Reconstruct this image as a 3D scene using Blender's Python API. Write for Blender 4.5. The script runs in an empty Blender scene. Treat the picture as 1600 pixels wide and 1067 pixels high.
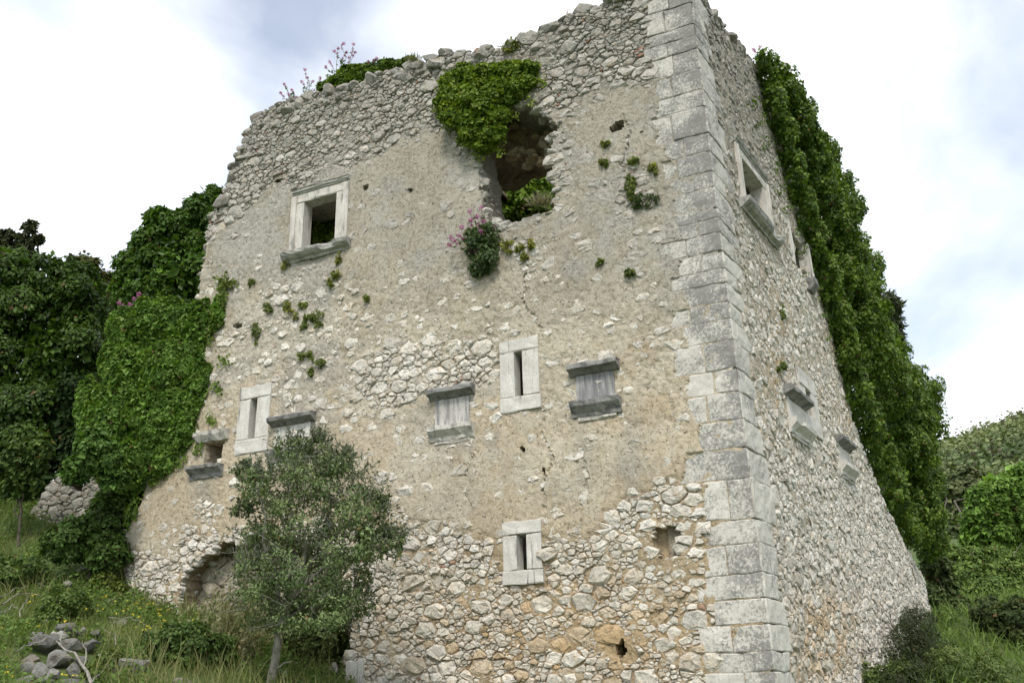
import bpy, math, random
import numpy as np
from mathutils import Matrix

# ------------------------------------------------------------------ camera, sky, sun, exposure
W, H, F = 1600.0, 1067.0, 1412.6
PITCH, ROLL = math.radians(21.4236), math.radians(-1.590)
cp, sp = math.cos(PITCH), math.sin(PITCH)
FWD = np.array([0, cp, sp]); _U = np.array([0, -sp, cp]); _R = np.array([1.0, 0, 0])
RT = math.cos(ROLL)*_R + math.sin(ROLL)*_U
UP = -math.sin(ROLL)*_R + math.cos(ROLL)*_U
CAM = np.array([0, 0, 1.6])
scene = bpy.context.scene
COL = scene.collection
cam = bpy.data.cameras.new('camera'); cam_o = bpy.data.objects.new('camera', cam); COL.objects.link(cam_o)
cam.sensor_width = 36.0; cam.lens = 36.0*F/W; cam.clip_start = 0.05; cam.clip_end = 5000
M = Matrix.Identity(4)
for i in range(3):
    M[i][0] = RT[i]; M[i][1] = UP[i]; M[i][2] = -FWD[i]; M[i][3] = CAM[i]
cam_o.matrix_world = M
scene.camera = cam_o

SUN_EL, SUN_DIR = math.radians(50), np.array([-0.08, -0.997])
world = bpy.data.worlds.new('World'); scene.world = world; world.use_nodes = True
wt = world.node_tree; wt.nodes.clear()
def wn(t, **k):
    n = wt.nodes.new(t)
    for a, v in k.items(): setattr(n, a, v)
    return n
sky = wn('ShaderNodeTexSky', sky_type='NISHITA', sun_disc=False, sun_elevation=SUN_EL,
         sun_rotation=math.atan2(SUN_DIR[0], SUN_DIR[1]), air_density=1.0, dust_density=0.7)
tc = wn('ShaderNodeTexCoord')
sep = wn('ShaderNodeSeparateXYZ'); wt.links.new(tc.outputs['Generated'], sep.inputs[0])
addz = wn('ShaderNodeMath', operation='ADD'); addz.inputs[1].default_value = 0.35
mz = wn('ShaderNodeMath', operation='MAXIMUM'); mz.inputs[1].default_value = 0.0
wt.links.new(sep.outputs['Z'], mz.inputs[0]); wt.links.new(mz.outputs[0], addz.inputs[0])
comb = wn('ShaderNodeCombineXYZ')
for ax in 'XY':
    dv = wn('ShaderNodeMath', operation='DIVIDE')
    wt.links.new(sep.outputs[ax], dv.inputs[0]); wt.links.new(addz.outputs[0], dv.inputs[1]); wt.links.new(dv.outputs[0], comb.inputs[ax])
mp = wn('ShaderNodeMapping'); mp.inputs['Location'].default_value = (5.22, 6.08, 0); mp.inputs['Scale'].default_value = (1.0, 0.8, 1)
wt.links.new(comb.outputs[0], mp.inputs[0])
nz = wn('ShaderNodeTexNoise'); nz.inputs['Scale'].default_value = 2.1; nz.inputs['Detail'].default_value = 7; nz.inputs['Roughness'].default_value = 0.52; nz.inputs['Distortion'].default_value = 0.4
wt.links.new(mp.outputs[0], nz.inputs['Vector'])
ramp = wn('ShaderNodeValToRGB')
ramp.color_ramp.elements[0].position = 0.30; ramp.color_ramp.elements[0].color = (0.30, 0.30, 0.30, 1)
ramp.color_ramp.elements[1].position = 0.60; ramp.color_ramp.elements[1].color = (1, 1, 1, 1)
wt.links.new(nz.outputs['Fac'], ramp.inputs[0])
nz2 = wn('ShaderNodeTexNoise'); nz2.inputs['Scale'].default_value = 3.5; nz2.inputs['Detail'].default_value = 5
wt.links.new(mp.outputs[0], nz2.inputs['Vector'])
cr = wn('ShaderNodeValToRGB')
cr.color_ramp.elements[0].position = 0.35; cr.color_ramp.elements[0].color = (6.1, 6.5, 7.1, 1)
cr.color_ramp.elements[1].position = 0.6; cr.color_ramp.elements[1].color = (8.7, 8.8, 8.9, 1)
wt.links.new(nz2.outputs['Fac'], cr.inputs[0])
mx = wn('ShaderNodeMix', data_type='RGBA')
wt.links.new(ramp.outputs[0], mx.inputs[0]); wt.links.new(sky.outputs[0], mx.inputs[6]); wt.links.new(cr.outputs[0], mx.inputs[7])
bg = wn('ShaderNodeBackground'); bg.inputs['Strength'].default_value = 0.1
wt.links.new(mx.outputs[2], bg.inputs['Color'])
wo = wn('ShaderNodeOutputWorld'); wt.links.new(bg.outputs[0], wo.inputs[0])

sun = bpy.data.lights.new('sun', 'SUN'); sun.energy = 1.5; sun.angle = math.radians(14); sun.color = (1.0, 0.93, 0.82)
sun_o = bpy.data.objects.new('sun', sun); COL.objects.link(sun_o)
sd = np.array([SUN_DIR[0]*math.cos(SUN_EL), SUN_DIR[1]*math.cos(SUN_EL), math.sin(SUN_EL)])
from mathutils import Vector
sun_o.rotation_euler = Vector(sd).to_track_quat('Z', 'Y').to_euler()
vs = scene.view_settings; vs.view_transform = 'Standard'; vs.look = 'None'; vs.exposure = 0.92; vs.gamma = 1.0; vs.use_curve_mapping = False

# ------------------------------------------------------------------ helpers
rng = np.random.default_rng(7); random.seed(7)

def ray(px, py): return (px-W/2)/F*RT - (py-533.5)/F*UP + FWD
def at(px, py, dist): return CAM + ray(px, py)*dist
def proj(P):
    P = np.asarray(P) - CAM; z = P@FWD
    return W/2 + F*(P@RT)/z, 533.5 - F*(P@UP)/z

def _hash(ix, iy, iz, seed):
    with np.errstate(over='ignore'):
        h = (ix.astype(np.uint32)*np.uint32(374761393) ^ iy.astype(np.uint32)*np.uint32(668265263) ^ iz.astype(np.uint32)*np.uint32(2246822519)) + np.uint32(seed*97+13)
        h = (h ^ (h >> np.uint32(13)))*np.uint32(1274126177)
        h = h ^ (h >> np.uint32(16))
    return h.astype(np.float64)/4294967295.0
def vnoise(x, y, z=None, seed=0):
    x = np.asarray(x, float); y = np.asarray(y, float); z = np.zeros_like(x) if z is None else np.asarray(z, float)
    ix, iy, iz = np.floor(x).astype(np.int64), np.floor(y).astype(np.int64), np.floor(z).astype(np.int64)
    fx, fy, fz = x-ix, y-iy, z-iz
    fx = fx*fx*(3-2*fx); fy = fy*fy*(3-2*fy); fz = fz*fz*(3-2*fz)
    r = 0
    for a in (0, 1):
        for b in (0, 1):
            for c in (0, 1):
                r = r + _hash(ix+a, iy+b, iz+c, seed)*(fx if a else 1-fx)*(fy if b else 1-fy)*(fz if c else 1-fz)
    return r*2-1
def fbm(x, y, z=None, oct=4, seed=0):
    r, a, t, f = 0, 1.0, 0, 1.0
    for o in range(oct):
        r = r + a*vnoise(np.asarray(x)*f, np.asarray(y)*f, None if z is None else np.asarray(z)*f, seed+o*7); t += a; a *= 0.5; f *= 2.03
    return r/t*1.6
def sstep(a, b, x):
    t = np.clip((np.asarray(x)-a)/(b-a), 0, 1); return t*t*(3-2*t)
def in_poly(px, py, poly):
    px = np.asarray(px); py = np.asarray(py); r = np.zeros(px.shape, bool)
    n = len(poly)
    for i in range(n):
        x0, y0 = poly[i]; x1, y1 = poly[(i+1) % n]
        if y0 == y1: continue
        c = ((y0 > py) != (y1 > py)) & (px < (x1-x0)*(py-y0)/(y1-y0)+x0)
        r ^= c
    return r

def np_mesh(name, verts, polys, colors=None, smooth=False):
    """verts (N,3); polys: list of int arrays (K,n); colors (N,3)"""
    me = bpy.data.meshes.new(name)
    verts = np.asarray(verts, np.float32).reshape(-1, 3)
    polys = [np.asarray(p, np.int32) for p in polys if len(p)]
    me.vertices.add(len(verts)); me.vertices.foreach_set('co', verts.ravel())
    loops = np.concatenate([p.ravel() for p in polys])
    tot = np.concatenate([np.full(len(p), p.shape[1], np.int32) for p in polys])
    start = np.concatenate([[0], np.cumsum(tot)[:-1]]).astype(np.int32)
    me.loops.add(len(loops)); me.loops.foreach_set('vertex_index', loops)
    me.polygons.add(len(tot)); me.polygons.foreach_set('loop_start', start); me.polygons.foreach_set('loop_total', tot)
    me.polygons.foreach_set('use_smooth', np.full(len(tot), bool(smooth)))
    if colors is not None:
        ca = me.color_attributes.new('tint', 'FLOAT_COLOR', 'POINT')
        c4 = np.ones((len(verts), 4), np.float32); c4[:, :3] = colors
        ca.data.foreach_set('color', c4.ravel())
    me.update(calc_edges=True)
    return me
def link(name, me, mat=None, parent=None, loc=None):
    o = bpy.data.objects.new(name, me); COL.objects.link(o)
    if mat is not None and me is not None and not me.materials: me.materials.append(mat)
    if parent is not None: o.parent = parent
    if loc is not None: o.location = loc
    return o
def thing(name, label, cat, loc=(0, 0, 0), group=None):
    o = bpy.data.objects.new(name, None); COL.objects.link(o); o.location = loc; o.empty_display_size = 0.2
    o['label'] = label; o['category'] = cat
    if group: o['group'] = group
    return o
def tag(o, label, cat, group=None):
    o['label'] = label; o['category'] = cat
    if group: o['group'] = group
    return o
def local(me_verts, loc): return np.asarray(me_verts) - np.asarray(loc)

# ------------------------------------------------------------------ materials
def new_mat(name):
    m = bpy.data.materials.new(name); m.use_nodes = True; t = m.node_tree; t.nodes.clear()
    out = t.nodes.new('ShaderNodeOutputMaterial'); b = t.nodes.new('ShaderNodeBsdfPrincipled')
    t.links.new(b.outputs[0], out.inputs[0])
    b.inputs['Roughness'].default_value = 0.9; b.inputs['Specular IOR Level'].default_value = 0.25
    return m, t, b, out
def noise_n(t, vec, scale, detail=4, rough=0.55, dist=0.0):
    n = t.nodes.new('ShaderNodeTexNoise'); n.inputs['Scale'].default_value = scale; n.inputs['Detail'].default_value = detail
    n.inputs['Roughness'].default_value = rough; n.inputs['Distortion'].default_value = dist
    t.links.new(vec, n.inputs['Vector']); return n.outputs['Fac']
def ramp_n(t, fac, stops):
    r = t.nodes.new('ShaderNodeValToRGB'); e = r.color_ramp.elements
    while len(e) < len(stops): e.new(0.5)
    for k, (p, c) in enumerate(stops):
        e[k].position = p; e[k].color = (c, c, c, 1) if np.isscalar(c) else (*c, 1)
    t.links.new(fac, r.inputs[0]); return r.outputs[0]
def mix_n(t, fac, a, b, mode='MIX'):
    m = t.nodes.new('ShaderNodeMix'); m.data_type = 'RGBA'; m.blend_type = mode
    for s, v in ((0, fac), (6, a), (7, b)):
        if hasattr(v, 'node'): t.links.new(v, m.inputs[s])
        elif np.isscalar(v): m.inputs[s].default_value = v
        else: m.inputs[s].default_value = (*v, 1)
    return m.outputs[2]
def attr_n(t):
    a = t.nodes.new('ShaderNodeAttribute'); a.attribute_name = 'tint'; return a.outputs['Color']
def bump_n(t, h, dist, strength=1.0, prev=None):
    b = t.nodes.new('ShaderNodeBump'); b.inputs['Distance'].default_value = dist; b.inputs['Strength'].default_value = strength
    t.links.new(h, b.inputs['Height'])
    if prev is not None: t.links.new(prev, b.inputs['Normal'])
    return b.outputs[0]
def pos_n(t):
    g = t.nodes.new('ShaderNodeNewGeometry'); return g.outputs['Position']

def stone_mat(name, speck=0.45, dark=(0.09, 0.09, 0.085), fine=1.0):
    m, t, b, out = new_mat(name); p = pos_n(t)
    n1 = noise_n(t, p, 6.0, 5, 0.6); n2 = noise_n(t, p, 38, 5, 0.7); n3 = noise_n(t, p, 17, 6, 0.75)
    c = mix_n(t, 1.0, attr_n(t), ramp_n(t, n1, [(0.3, (0.86, 0.83, 0.78)), (0.7, (1.1, 1.09, 1.07))]), 'MULTIPLY')
    c = mix_n(t, 1.0, c, ramp_n(t, n2, [(0.3, 0.72), (0.55, 1.05)]), 'MULTIPLY')
    n5 = noise_n(t, p, 8.5, 4, 0.6, 0.6); c = mix_n(t, ramp_n(t, n5, [(0.52, 0.0), (0.70, 0.5)]), c, mix_n(t, 1.0, c, (1.0, 0.80, 0.55), 'MULTIPLY'))
    sm = ramp_n(t, n3, [(0.53, 0.0), (0.64, speck)])
    c = mix_n(t, sm, c, dark)
    t.links.new(c, b.inputs['Base Color'])
    nb = bump_n(t, n5, 0.05, 0.8); nb = bump_n(t, n3, 0.03, 0.75, nb); nb = bump_n(t, n2, 0.010*fine, 0.9, nb)
    t.links.new(nb, b.inputs['Normal']); b.inputs['Roughness'].default_value = 0.95
    return m
def plaster_mat(name):
    m, t, b, out = new_mat(name); p = pos_n(t)
    n1 = noise_n(t, p, 1.6, 6, 0.6); n2 = noise_n(t, p, 14, 6, 0.7); n3 = noise_n(t, p, 60, 4, 0.7)
    vo = t.nodes.new('ShaderNodeTexVoronoi'); vo.inputs['Scale'].default_value = 26; t.links.new(p, vo.inputs['Vector'])
    vd = vo.outputs['Distance']
    c = mix_n(t, 1.0, attr_n(t), ramp_n(t, n1, [(0.3, (0.84, 0.82, 0.79)), (0.7, (1.12, 1.11, 1.08))]), 'MULTIPLY')
    c = mix_n(t, 1.0, c, ramp_n(t, n2, [(0.32, (0.66, 0.63, 0.58)), (0.56, 1.06)]), 'MULTIPLY')
    peb = ramp_n(t, noise_n(t, p, 33, 2, 0.5), [(0.60, 0.0), (0.68, 0.55)])
    c = mix_n(t, peb, c, (0.60, 0.57, 0.50))
    pit = ramp_n(t, noise_n(t, p, 24, 3, 0.65), [(0.27, 0.75), (0.36, 0.0)])
    c = mix_n(t, pit, c, (0.17, 0.145, 0.11))
    t.links.new(c, b.inputs['Base Color'])
    nb = bump_n(t, n2, 0.032, 0.9); nb = bump_n(t, n3, 0.012, 1.0, nb); nb = bump_n(t, ramp_n(t, noise_n(t, p, 24, 3, 0.65), [(0.28, 0.0), (0.38, 1.0)]), 0.02, 1.0, nb)
    t.links.new(nb, b.inputs['Normal']); b.inputs['Roughness'].default_value = 0.97
    return m
def quoin_mat(name):
    m, t, b, out = new_mat(name); p = pos_n(t)
    big = noise_n(t, p, 1.7, 5, 0.65); n2 = noise_n(t, p, 30, 6, 0.85); n3 = noise_n(t, p, 70, 3, 0.7); n4 = noise_n(t, p, 11, 5, 0.65)
    c = mix_n(t, 1.0, attr_n(t), ramp_n(t, n4, [(0.3, (0.85, 0.83, 0.8)), (0.7, 1.08)]), 'MULTIPLY')
    # lichen crust: fine speckles whose density follows large patches and the tone of the block
    a = t.nodes.new('ShaderNodeAttribute'); a.attribute_name = 'lichen'
    s = t.nodes.new('ShaderNodeMath'); s.operation = 'ADD'; t.links.new(big, s.inputs[0]); t.links.new(a.outputs['Fac'], s.inputs[1])
    s2 = t.nodes.new('ShaderNodeMath'); s2.operation = 'MULTIPLY_ADD'; t.links.new(n2, s2.inputs[0]); s2.inputs[1].default_value = 1.5; t.links.new(s.outputs[0], s2.inputs[2])
    f = ramp_n(t, s2.outputs[0], [(0.0, 0.0), (1.0, 1.0)])
    mr = t.nodes.new('ShaderNodeMapRange'); mr.inputs['From Min'].default_value = 1.22; mr.inputs['From Max'].default_value = 1.38; mr.inputs['To Max'].default_value = 0.72
    t.links.new(s2.outputs[0], mr.inputs['Value'])
    c = mix_n(t, mr.outputs[0], c, (0.125, 0.126, 0.128))
    t.links.new(c, b.inputs['Base Color'])
    nb = bump_n(t, n4, 0.02, 0.6); nb = bump_n(t, n2, 0.012, 0.8, nb)
    t.links.new(nb, b.inputs['Normal']); b.inputs['Roughness'].default_value = 0.95
    return m
def dressed_mat(name, base, streak=0.0, dark=(0.10, 0.10, 0.105), down=(9, 9, 0.7)):
    m, t, b, out = new_mat(name); p = pos_n(t)
    n1 = noise_n(t, p, 5, 5, 0.6); n2 = noise_n(t, p, 45, 4, 0.7)
    mpn = t.nodes.new('ShaderNodeMapping'); mpn.inputs['Scale'].default_value = down; t.links.new(p, mpn.inputs[0])
    n3 = noise_n(t, mpn.outputs[0], 1.6, 5, 0.65)
    c = mix_n(t, 1.0, base, ramp_n(t, n1, [(0.3, (0.82, 0.8, 0.77)), (0.7, 1.08)]), 'MULTIPLY')
    c = mix_n(t, 1.0, c, ramp_n(t, n2, [(0.3, 0.75), (0.55, 1.04)]), 'MULTIPLY')
    if streak > 0: c = mix_n(t, ramp_n(t, n3, [(0.62-streak*0.3, 0.0), (0.72-streak*0.2, 0.85)]), c, dark)
    t.links.new(c, b.inputs['Base Color'])
    nb = bump_n(t, n1, 0.01, 0.5); nb = bump_n(t, n2, 0.006, 0.8, nb); t.links.new(nb, b.inputs['Normal'])
    return m
def leaf_mat(name, rough=0.5, transl=0.25, spec=0.35):
    m, t, b, out = new_mat(name); a = attr_n(t)
    t.links.new(a, b.inputs['Base Color']); b.inputs['Roughness'].default_value = rough; b.inputs['Specular IOR Level'].default_value = spec
    tr = t.nodes.new('ShaderNodeBsdfTranslucent')
    t.links.new(mix_n(t, 1.0, a, (1.25, 1.3, 0.6), 'MULTIPLY'), tr.inputs['Color'])
    mxs = t.nodes.new('ShaderNodeMixShader'); mxs.inputs[0].default_value = transl
    t.links.new(b.outputs[0], mxs.inputs[1]); t.links.new(tr.outputs[0], mxs.inputs[2]); t.links.new(mxs.outputs[0], out.inputs[0])
    return m
def bark_mat(name, c0, c1):
    m, t, b, out = new_mat(name); p = pos_n(t)
    mpn = t.nodes.new('ShaderNodeMapping'); mpn.inputs['Scale'].default_value = (1, 1, 0.3); t.links.new(p, mpn.inputs[0])
    n1 = noise_n(t, mpn.outputs[0], 30, 5, 0.65)
    t.links.new(ramp_n(t, n1, [(0.3, c0), (0.68, c1)]), b.inputs['Base Color'])
    t.links.new(bump_n(t, n1, 0.02, 0.8), b.inputs['Normal']); return m
def soil_mat(name):
    m, t, b, out = new_mat(name); p = pos_n(t)
    n1 = noise_n(t, p, 0.9, 6, 0.6); n2 = noise_n(t, p, 12, 5, 0.7)
    c = ramp_n(t, n1, [(0.3, (0.055, 0.085, 0.022)), (0.5, (0.085, 0.13, 0.035)), (0.72, (0.13, 0.14, 0.055))])
    c = mix_n(t, 1.0, c, ramp_n(t, n2, [(0.3, 0.6), (0.65, 1.15)]), 'MULTIPLY')
    t.links.new(c, b.inputs['Base Color']); t.links.new(bump_n(t, n2, 0.08, 0.8), b.inputs['Normal']); return m

M_STONE = stone_mat('rubble_stone'); M_GREY = stone_mat('field_stone', 0.5); M_PLASTER = plaster_mat('lime_plaster')
M_QUOIN = quoin_mat('quoin_stone')
M_FRAME = dressed_mat('dressed_limestone', (0.60, 0.585, 0.55), 0.12)
M_FRAME_W = dressed_mat('dressed_limestone_weathered', (0.57, 0.55, 0.51), 0.32, (0.22, 0.215, 0.2), (7, 7, 1.6))
M_SLAB = dressed_mat('lichened_slab', (0.27, 0.27, 0.26), 0.5, (0.10, 0.10, 0.102), (5, 5, 5))
M_SILL = dressed_mat('grey_moulding', (0.40, 0.395, 0.375), 0.35, (0.16, 0.16, 0.16), (6, 6, 4))
M_PANEL = dressed_mat('stained_panel', (0.40, 0.40, 0.40), 0.85, (0.15, 0.152, 0.16))
M_PANEL2 = dressed_mat('stained_panel_pale', (0.50, 0.49, 0.47), 0.45, (0.16, 0.16, 0.165))
M_LEAF = leaf_mat('leaf', 0.55, 0.3, 0.22); M_GLOSS = leaf_mat('glossy_leaf', 0.48, 0.28, 0.28); M_MATT = leaf_mat('matt_leaf', 0.65, 0.2, 0.2)
M_PETAL = leaf_mat('petal', 0.6, 0.3, 0.2)
M_BARK = bark_mat('bark', (0.05, 0.042, 0.032), (0.17, 0.15, 0.12)); M_BARK_PALE = bark_mat('pale_bark', (0.13, 0.12, 0.10), (0.38, 0.36, 0.32))
M_SOIL = soil_mat('grassy_soil')

# ------------------------------------------------------------------ the two wall planes
AL, AR = math.radians(-65.243), math.radians(32.198)
r0 = ray(1155, 600); C0 = CAM + r0*11.0/np.hypot(r0[0], r0[1]); C0[2] = 0
class Face:
    def __init__(s, o, az, outsign):
        s.o = np.array(o, float); s.d = np.array([math.sin(az), math.cos(az), 0.0]); s.n = outsign*np.array([s.d[1], -s.d[0], 0])
    def p3(s, u, z, h=0.0):
        u, z, h = np.broadcast_arrays(np.asarray(u, float), np.asarray(z, float), np.asarray(h, float))
        return s.o + u[..., None]*s.d + h[..., None]*s.n + z[..., None]*np.array([0, 0, 1.0])
    def hit(s, px, py, h=0.0):
        r = ray(px, py); o = s.o + s.n*h; t = ((o-CAM)@s.n)/(r@s.n); P = CAM+r*t
        return float((P-s.o)@s.d), float(P[2])
    def px(s, u, z): return proj(s.p3(u, z))
FR = Face(C0, AL, -1); SD = Face(C0, AR, 1)
assert FR.n@(CAM-C0) > 0 and SD.n@(CAM-C0) > 0
ZUP = np.array([0, 0, 1.0])

# ------------------------------------------------------------------ ground
def wp(face, u, h, z): q = face.p3(u, 0, h); return (q[0], q[1], z)
CTRL = [(0, 0, 0), (0, 5, 0.25), (3, 5, 0.2), (-3, 5, 0.35), (-6, 6, 1.0), (6, 5, 0.5),
        (-4.6, 9, 1.62), (-3.0, 8.2, 1.05), (-2.2, 9.5, 1.15), (-3.2, 10.8, 1.62), (-7, 9, 2.0), (-8, 12.5, 2.85), (-5.6, 12.2, 2.45), (-10.5, 17, 4.15), (-14, 20, 5.2), (-12, 12, 3.6),
        wp(FR, 0, 0.3, 1.0), wp(FR, 3, 0.3, 1.15), wp(FR, 5, 0.3, 1.4), wp(FR, 5.75, 0.3, 1.78), wp(FR, 6.3, 0.3, 2.15), wp(FR, 7.2, 0.3, 2.6), wp(FR, 8.9, 0.2, 2.82), wp(FR, 10, 0.2, 3.35), wp(FR, 12, 0, 4.0), wp(FR, 15, -1, 5.2),
        wp(SD, 3.5, 0.3, 1.3), wp(SD, 7, 0.3, 1.95), wp(SD, 10.7, 0.3, 2.75), wp(SD, 14, 0.5, 3.3), wp(SD, 3, 4, 1.1), wp(SD, 8, 5, 1.7), wp(SD, 14, 7, 3.0), wp(SD, 22, 6, 4.6), (22, 24, 4.0), (14, 12, 0.6),
        (-30, 30, 9), (-35, 5, 6), (0, 40, 9), (25, 45, 8), (45, 30, 7), (40, 0, 1), (0, -30, -2), (-30, -25, -1), (30, -25, -2), (0, 70, 14), (-60, 50, 14), (60, 60, 12), (0, -70, -5), (-70, -30, 2), (70, -30, -4)]
CTRL = np.array(CTRL, float)
def _phi(r2): return 0.5*r2*np.log(np.maximum(r2, 1e-9))
_n = len(CTRL); _A = np.zeros((_n+3, _n+3))
_dx = CTRL[:, None, :2]-CTRL[None, :, :2]; _A[:_n, :_n] = _phi((_dx**2).sum(-1)) + np.eye(_n)*0.3
_A[:_n, _n] = 1; _A[:_n, _n+1:] = CTRL[:, :2]; _A[_n, :_n] = 1; _A[_n+1:, :_n] = CTRL[:, :2].T
_Wt = np.linalg.solve(_A, np.concatenate([CTRL[:, 2], [0, 0, 0]]))
def ground_z(x, y):
    x = np.asarray(x, float); y = np.asarray(y, float); sh = x.shape; x = x.ravel(); y = y.ravel()
    R = np.hypot(x, y); k = np.minimum(1.0, 75/np.maximum(R, 1e-6)); xx, yy = x*k, y*k
    out = np.empty(len(x))
    for s in range(0, len(x), 20000):
        e = slice(s, s+20000)
        d2 = (xx[e, None]-CTRL[None, :, 0])**2 + (yy[e, None]-CTRL[None, :, 1])**2
        out[e] = _phi(d2)@_Wt[:_n] + _Wt[_n] + _Wt[_n+1]*xx[e] + _Wt[_n+2]*yy[e]
    out += 0.10*fbm(x*0.7, y*0.7, seed=3)*sstep(4, 8, R) + 0.03*fbm(x*3, y*3, seed=4)
    return out.reshape(sh)
def gz(x, y): return float(ground_z(np.array([x]), np.array([y]))[0])
def ground_hit(px, py, lo=3.0, hi=60.0):
    t = np.linspace(lo, hi, 1200); P = CAM + ray(px, py)[None]*t[:, None]
    below = P[:, 2] < ground_z(P[:, 0], P[:, 1])
    i = int(np.argmax(below)) if below.any() else len(t)-1
    return P[i], t[i]
rad = np.concatenate([np.linspace(0.5, 30, 100), np.geomspace(30.6, 2500, 40)]); ang = np.linspace(0, 2*np.pi, 241)[:-1]
RR, AA = np.meshgrid(rad, ang, indexing='ij'); gx, gy = RR*np.sin(AA), RR*np.cos(AA)
gv = np.stack([gx, gy, ground_z(gx, gy)], -1).reshape(-1, 3)
idx = np.arange(len(rad)*240).reshape(len(rad), 240); nx = np.roll(idx, -1, 1)
q = np.stack([idx[:-1], nx[:-1], nx[1:], idx[1:]], -1).reshape(-1, 4)
gv = np.vstack([gv, [[0, 0, gz(0, 0)]]]); cap = np.stack([idx[0], nx[0], np.full(240, len(gv)-1)], -1)
ground = link('ground', np_mesh('ground', gv, [q, cap], smooth=True), M_SOIL); ground['kind'] = 'structure'

# ------------------------------------------------------------------ rubble masonry
def pack(u0, u1, z0, z1, ok, scale, asp, levels, rg):
    """irregular stones: dart throwing from large to small, then power cells"""
    cell = 0.30; grid = {}; S = []
    for r, dens in levels:
        n = int(dens*(u1-u0)*(z1-z0)/(r*r*4))
        us = rg.uniform(u0, u1, n); zs = rg.uniform(z0, z1, n); rr = r*rg.uniform(0.85, 1.15, n)
        k = ok(us, zs); sc = scale(us, zs)
        for u, z, q_, s_, a in zip(us[k], zs[k], rr[k], sc[k], rg.random(int(k.sum()))):
            q_ = q_*s_; y = z*asp
            gi, gj = int(u//cell), int(y//cell); good = True
            for i in range(gi-2, gi+3):
                for j in range(gj-2, gj+3):
                    for t in grid.get((i, j), ()):
                        if (t[0]-u)**2+(t[1]-y)**2 < (0.64*(t[2]+q_))**2: good = False; break
                    if not good: break
                if not good: break
            if good:
                rec = (u, y, q_, len(S)); S.append(rec); grid.setdefault((gi, gj), []).append(rec)
    polys = []
    octo = [(math.cos(a), math.sin(a)) for a in np.linspace(0, 2*np.pi, 9)[:-1]]
    for (u, y, r, k) in S:
        rot = random.random(); P = []
        for a in np.linspace(0, 2*np.pi, 9)[:-1]:
            rr_ = 1.55*r*random.uniform(0.8, 1.2); P.append((rr_*math.cos(a+rot), rr_*math.sin(a+rot)))
        gi, gj = int(u//cell), int(y//cell)
        for i in range(gi-2, gi+3):
            for j in range(gj-2, gj+3):
                for t in grid.get((i, j), ()):
                    if t[3] == k: continue
                    dx, dy = t[0]-u, t[1]-y; d2 = dx*dx+dy*dy
                    if d2 > (1.8*r+1.8*t[2])**2: continue
                    c = (d2+r*r-t[2]*t[2])/2; Q = []
                    m = len(P)
                    dd = [x*dx+yy*dy-c for x, yy in P]
                    if max(dd) <= 0: continue
                    for a in range(m):
                        b = (a+1) % m
                        if dd[a] <= 0: Q.append(P[a])
                        if (dd[a] < 0) != (dd[b] < 0):
                            w = dd[a]/(dd[a]-dd[b]); Q.append((P[a][0]+w*(P[b][0]-P[a][0]), P[a][1]+w*(P[b][1]-P[a][1])))
                    P = Q
                    if len(P) < 3: break
                if len(P) < 3: break
            if len(P) < 3: break
        if len(P) >= 3: polys.append((u, y/asp, r, [(x, yy/asp) for x, yy in P]))
    return polys
def resample(P, n):
    P = np.array(P); Q = np.vstack([P, P[:1]]); L = np.hypot(*(Q[1:]-Q[:-1]).T); s = np.concatenate([[0], np.cumsum(L)])
    t = (np.arange(n)+0.15)/n*s[-1]
    R_ = np.stack([np.interp(t, s, Q[:, 0]), np.interp(t, s, Q[:, 1])], 1); used = set()
    for p in P:                                 # keep the sharp corners
        d = ((R_-p)**2).sum(1)
        for i in np.argsort(d)[:2]:
            if int(i) not in used: R_[i] = p; used.add(int(i)); break
    return R_
def stone_faces(n):
    a = np.arange(n); b = (a+1) % n; f4 = []
    for r in range(2): f4.append(np.stack([a+r*n, b+r*n, b+(r+1)*n, a+(r+1)*n], 1))
    return np.vstack(f4), np.stack([a+2*n, b+2*n, np.full(n, 3*n)], 1)
def stones_from(face, polys, level, colour, hfun, rg, n_big=10, n_small=7, keep=None, sink=0.09):
    """returns list of dicts: verts3d (3n+1,3), n, area, colour"""
    out = []
    U = np.array([p[0] for p in polys]); Z = np.array([p[1] for p in polys]); R = np.array([p[2] for p in polys])
    lev = level(U, Z); top = hfun(U, Z, R); cols = colour(U, Z, R)
    for k, (u, z, r, P) in enumerate(polys):
        if top[k] + 0.02 < lev[k]: continue
        if keep is not None and not keep[k]: continue
        n = n_big if r > 0.085 else n_small
        B = resample(P, n); c = B.mean(0); e = B-c
        gap = min(0.2, (0.005+0.02*r)/max(r, 1e-3)); e = e*(1-gap)*(1+rg.uniform(-0.14, 0.05, (n, 1)))
        e += rg.normal(0, 0.055*r, (n, 2)); c = c+np.array([u, z])
        tilt = rg.normal(0, 0.075, 2); sz = min(r, 0.2)
        edge = top[k] - 0.075*sz - 0.012*rg.random(n)*min(1, r/0.1) + e@tilt
        in_ = 0.80+rg.uniform(-0.30, 0.14, (n, 1)); e2 = e*in_ + rg.normal(0, 0.05*r, (n, 2))
        h2 = top[k] + rg.normal(0, 0.05*sz, n) + e2@tilt
        u_ = np.concatenate([e[:, 0]*1.02, e[:, 0], e2[:, 0], [rg.normal(0, 0.28*r)]])+c[0]
        z_ = np.concatenate([e[:, 1]*1.02, e[:, 1], e2[:, 1], [rg.normal(0, 0.28*r)]])+c[1]
        h_ = np.concatenate([np.full(n, lev[k]-sink), edge, h2, [top[k]+rg.normal(0.004, 0.05*sz)]])
        out.append(dict(v=face.p3(u_, z_, h_), n=n, r=r, u=u, z=z, c=cols[k], ex=top[k]-lev[k]))
    return out
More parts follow.
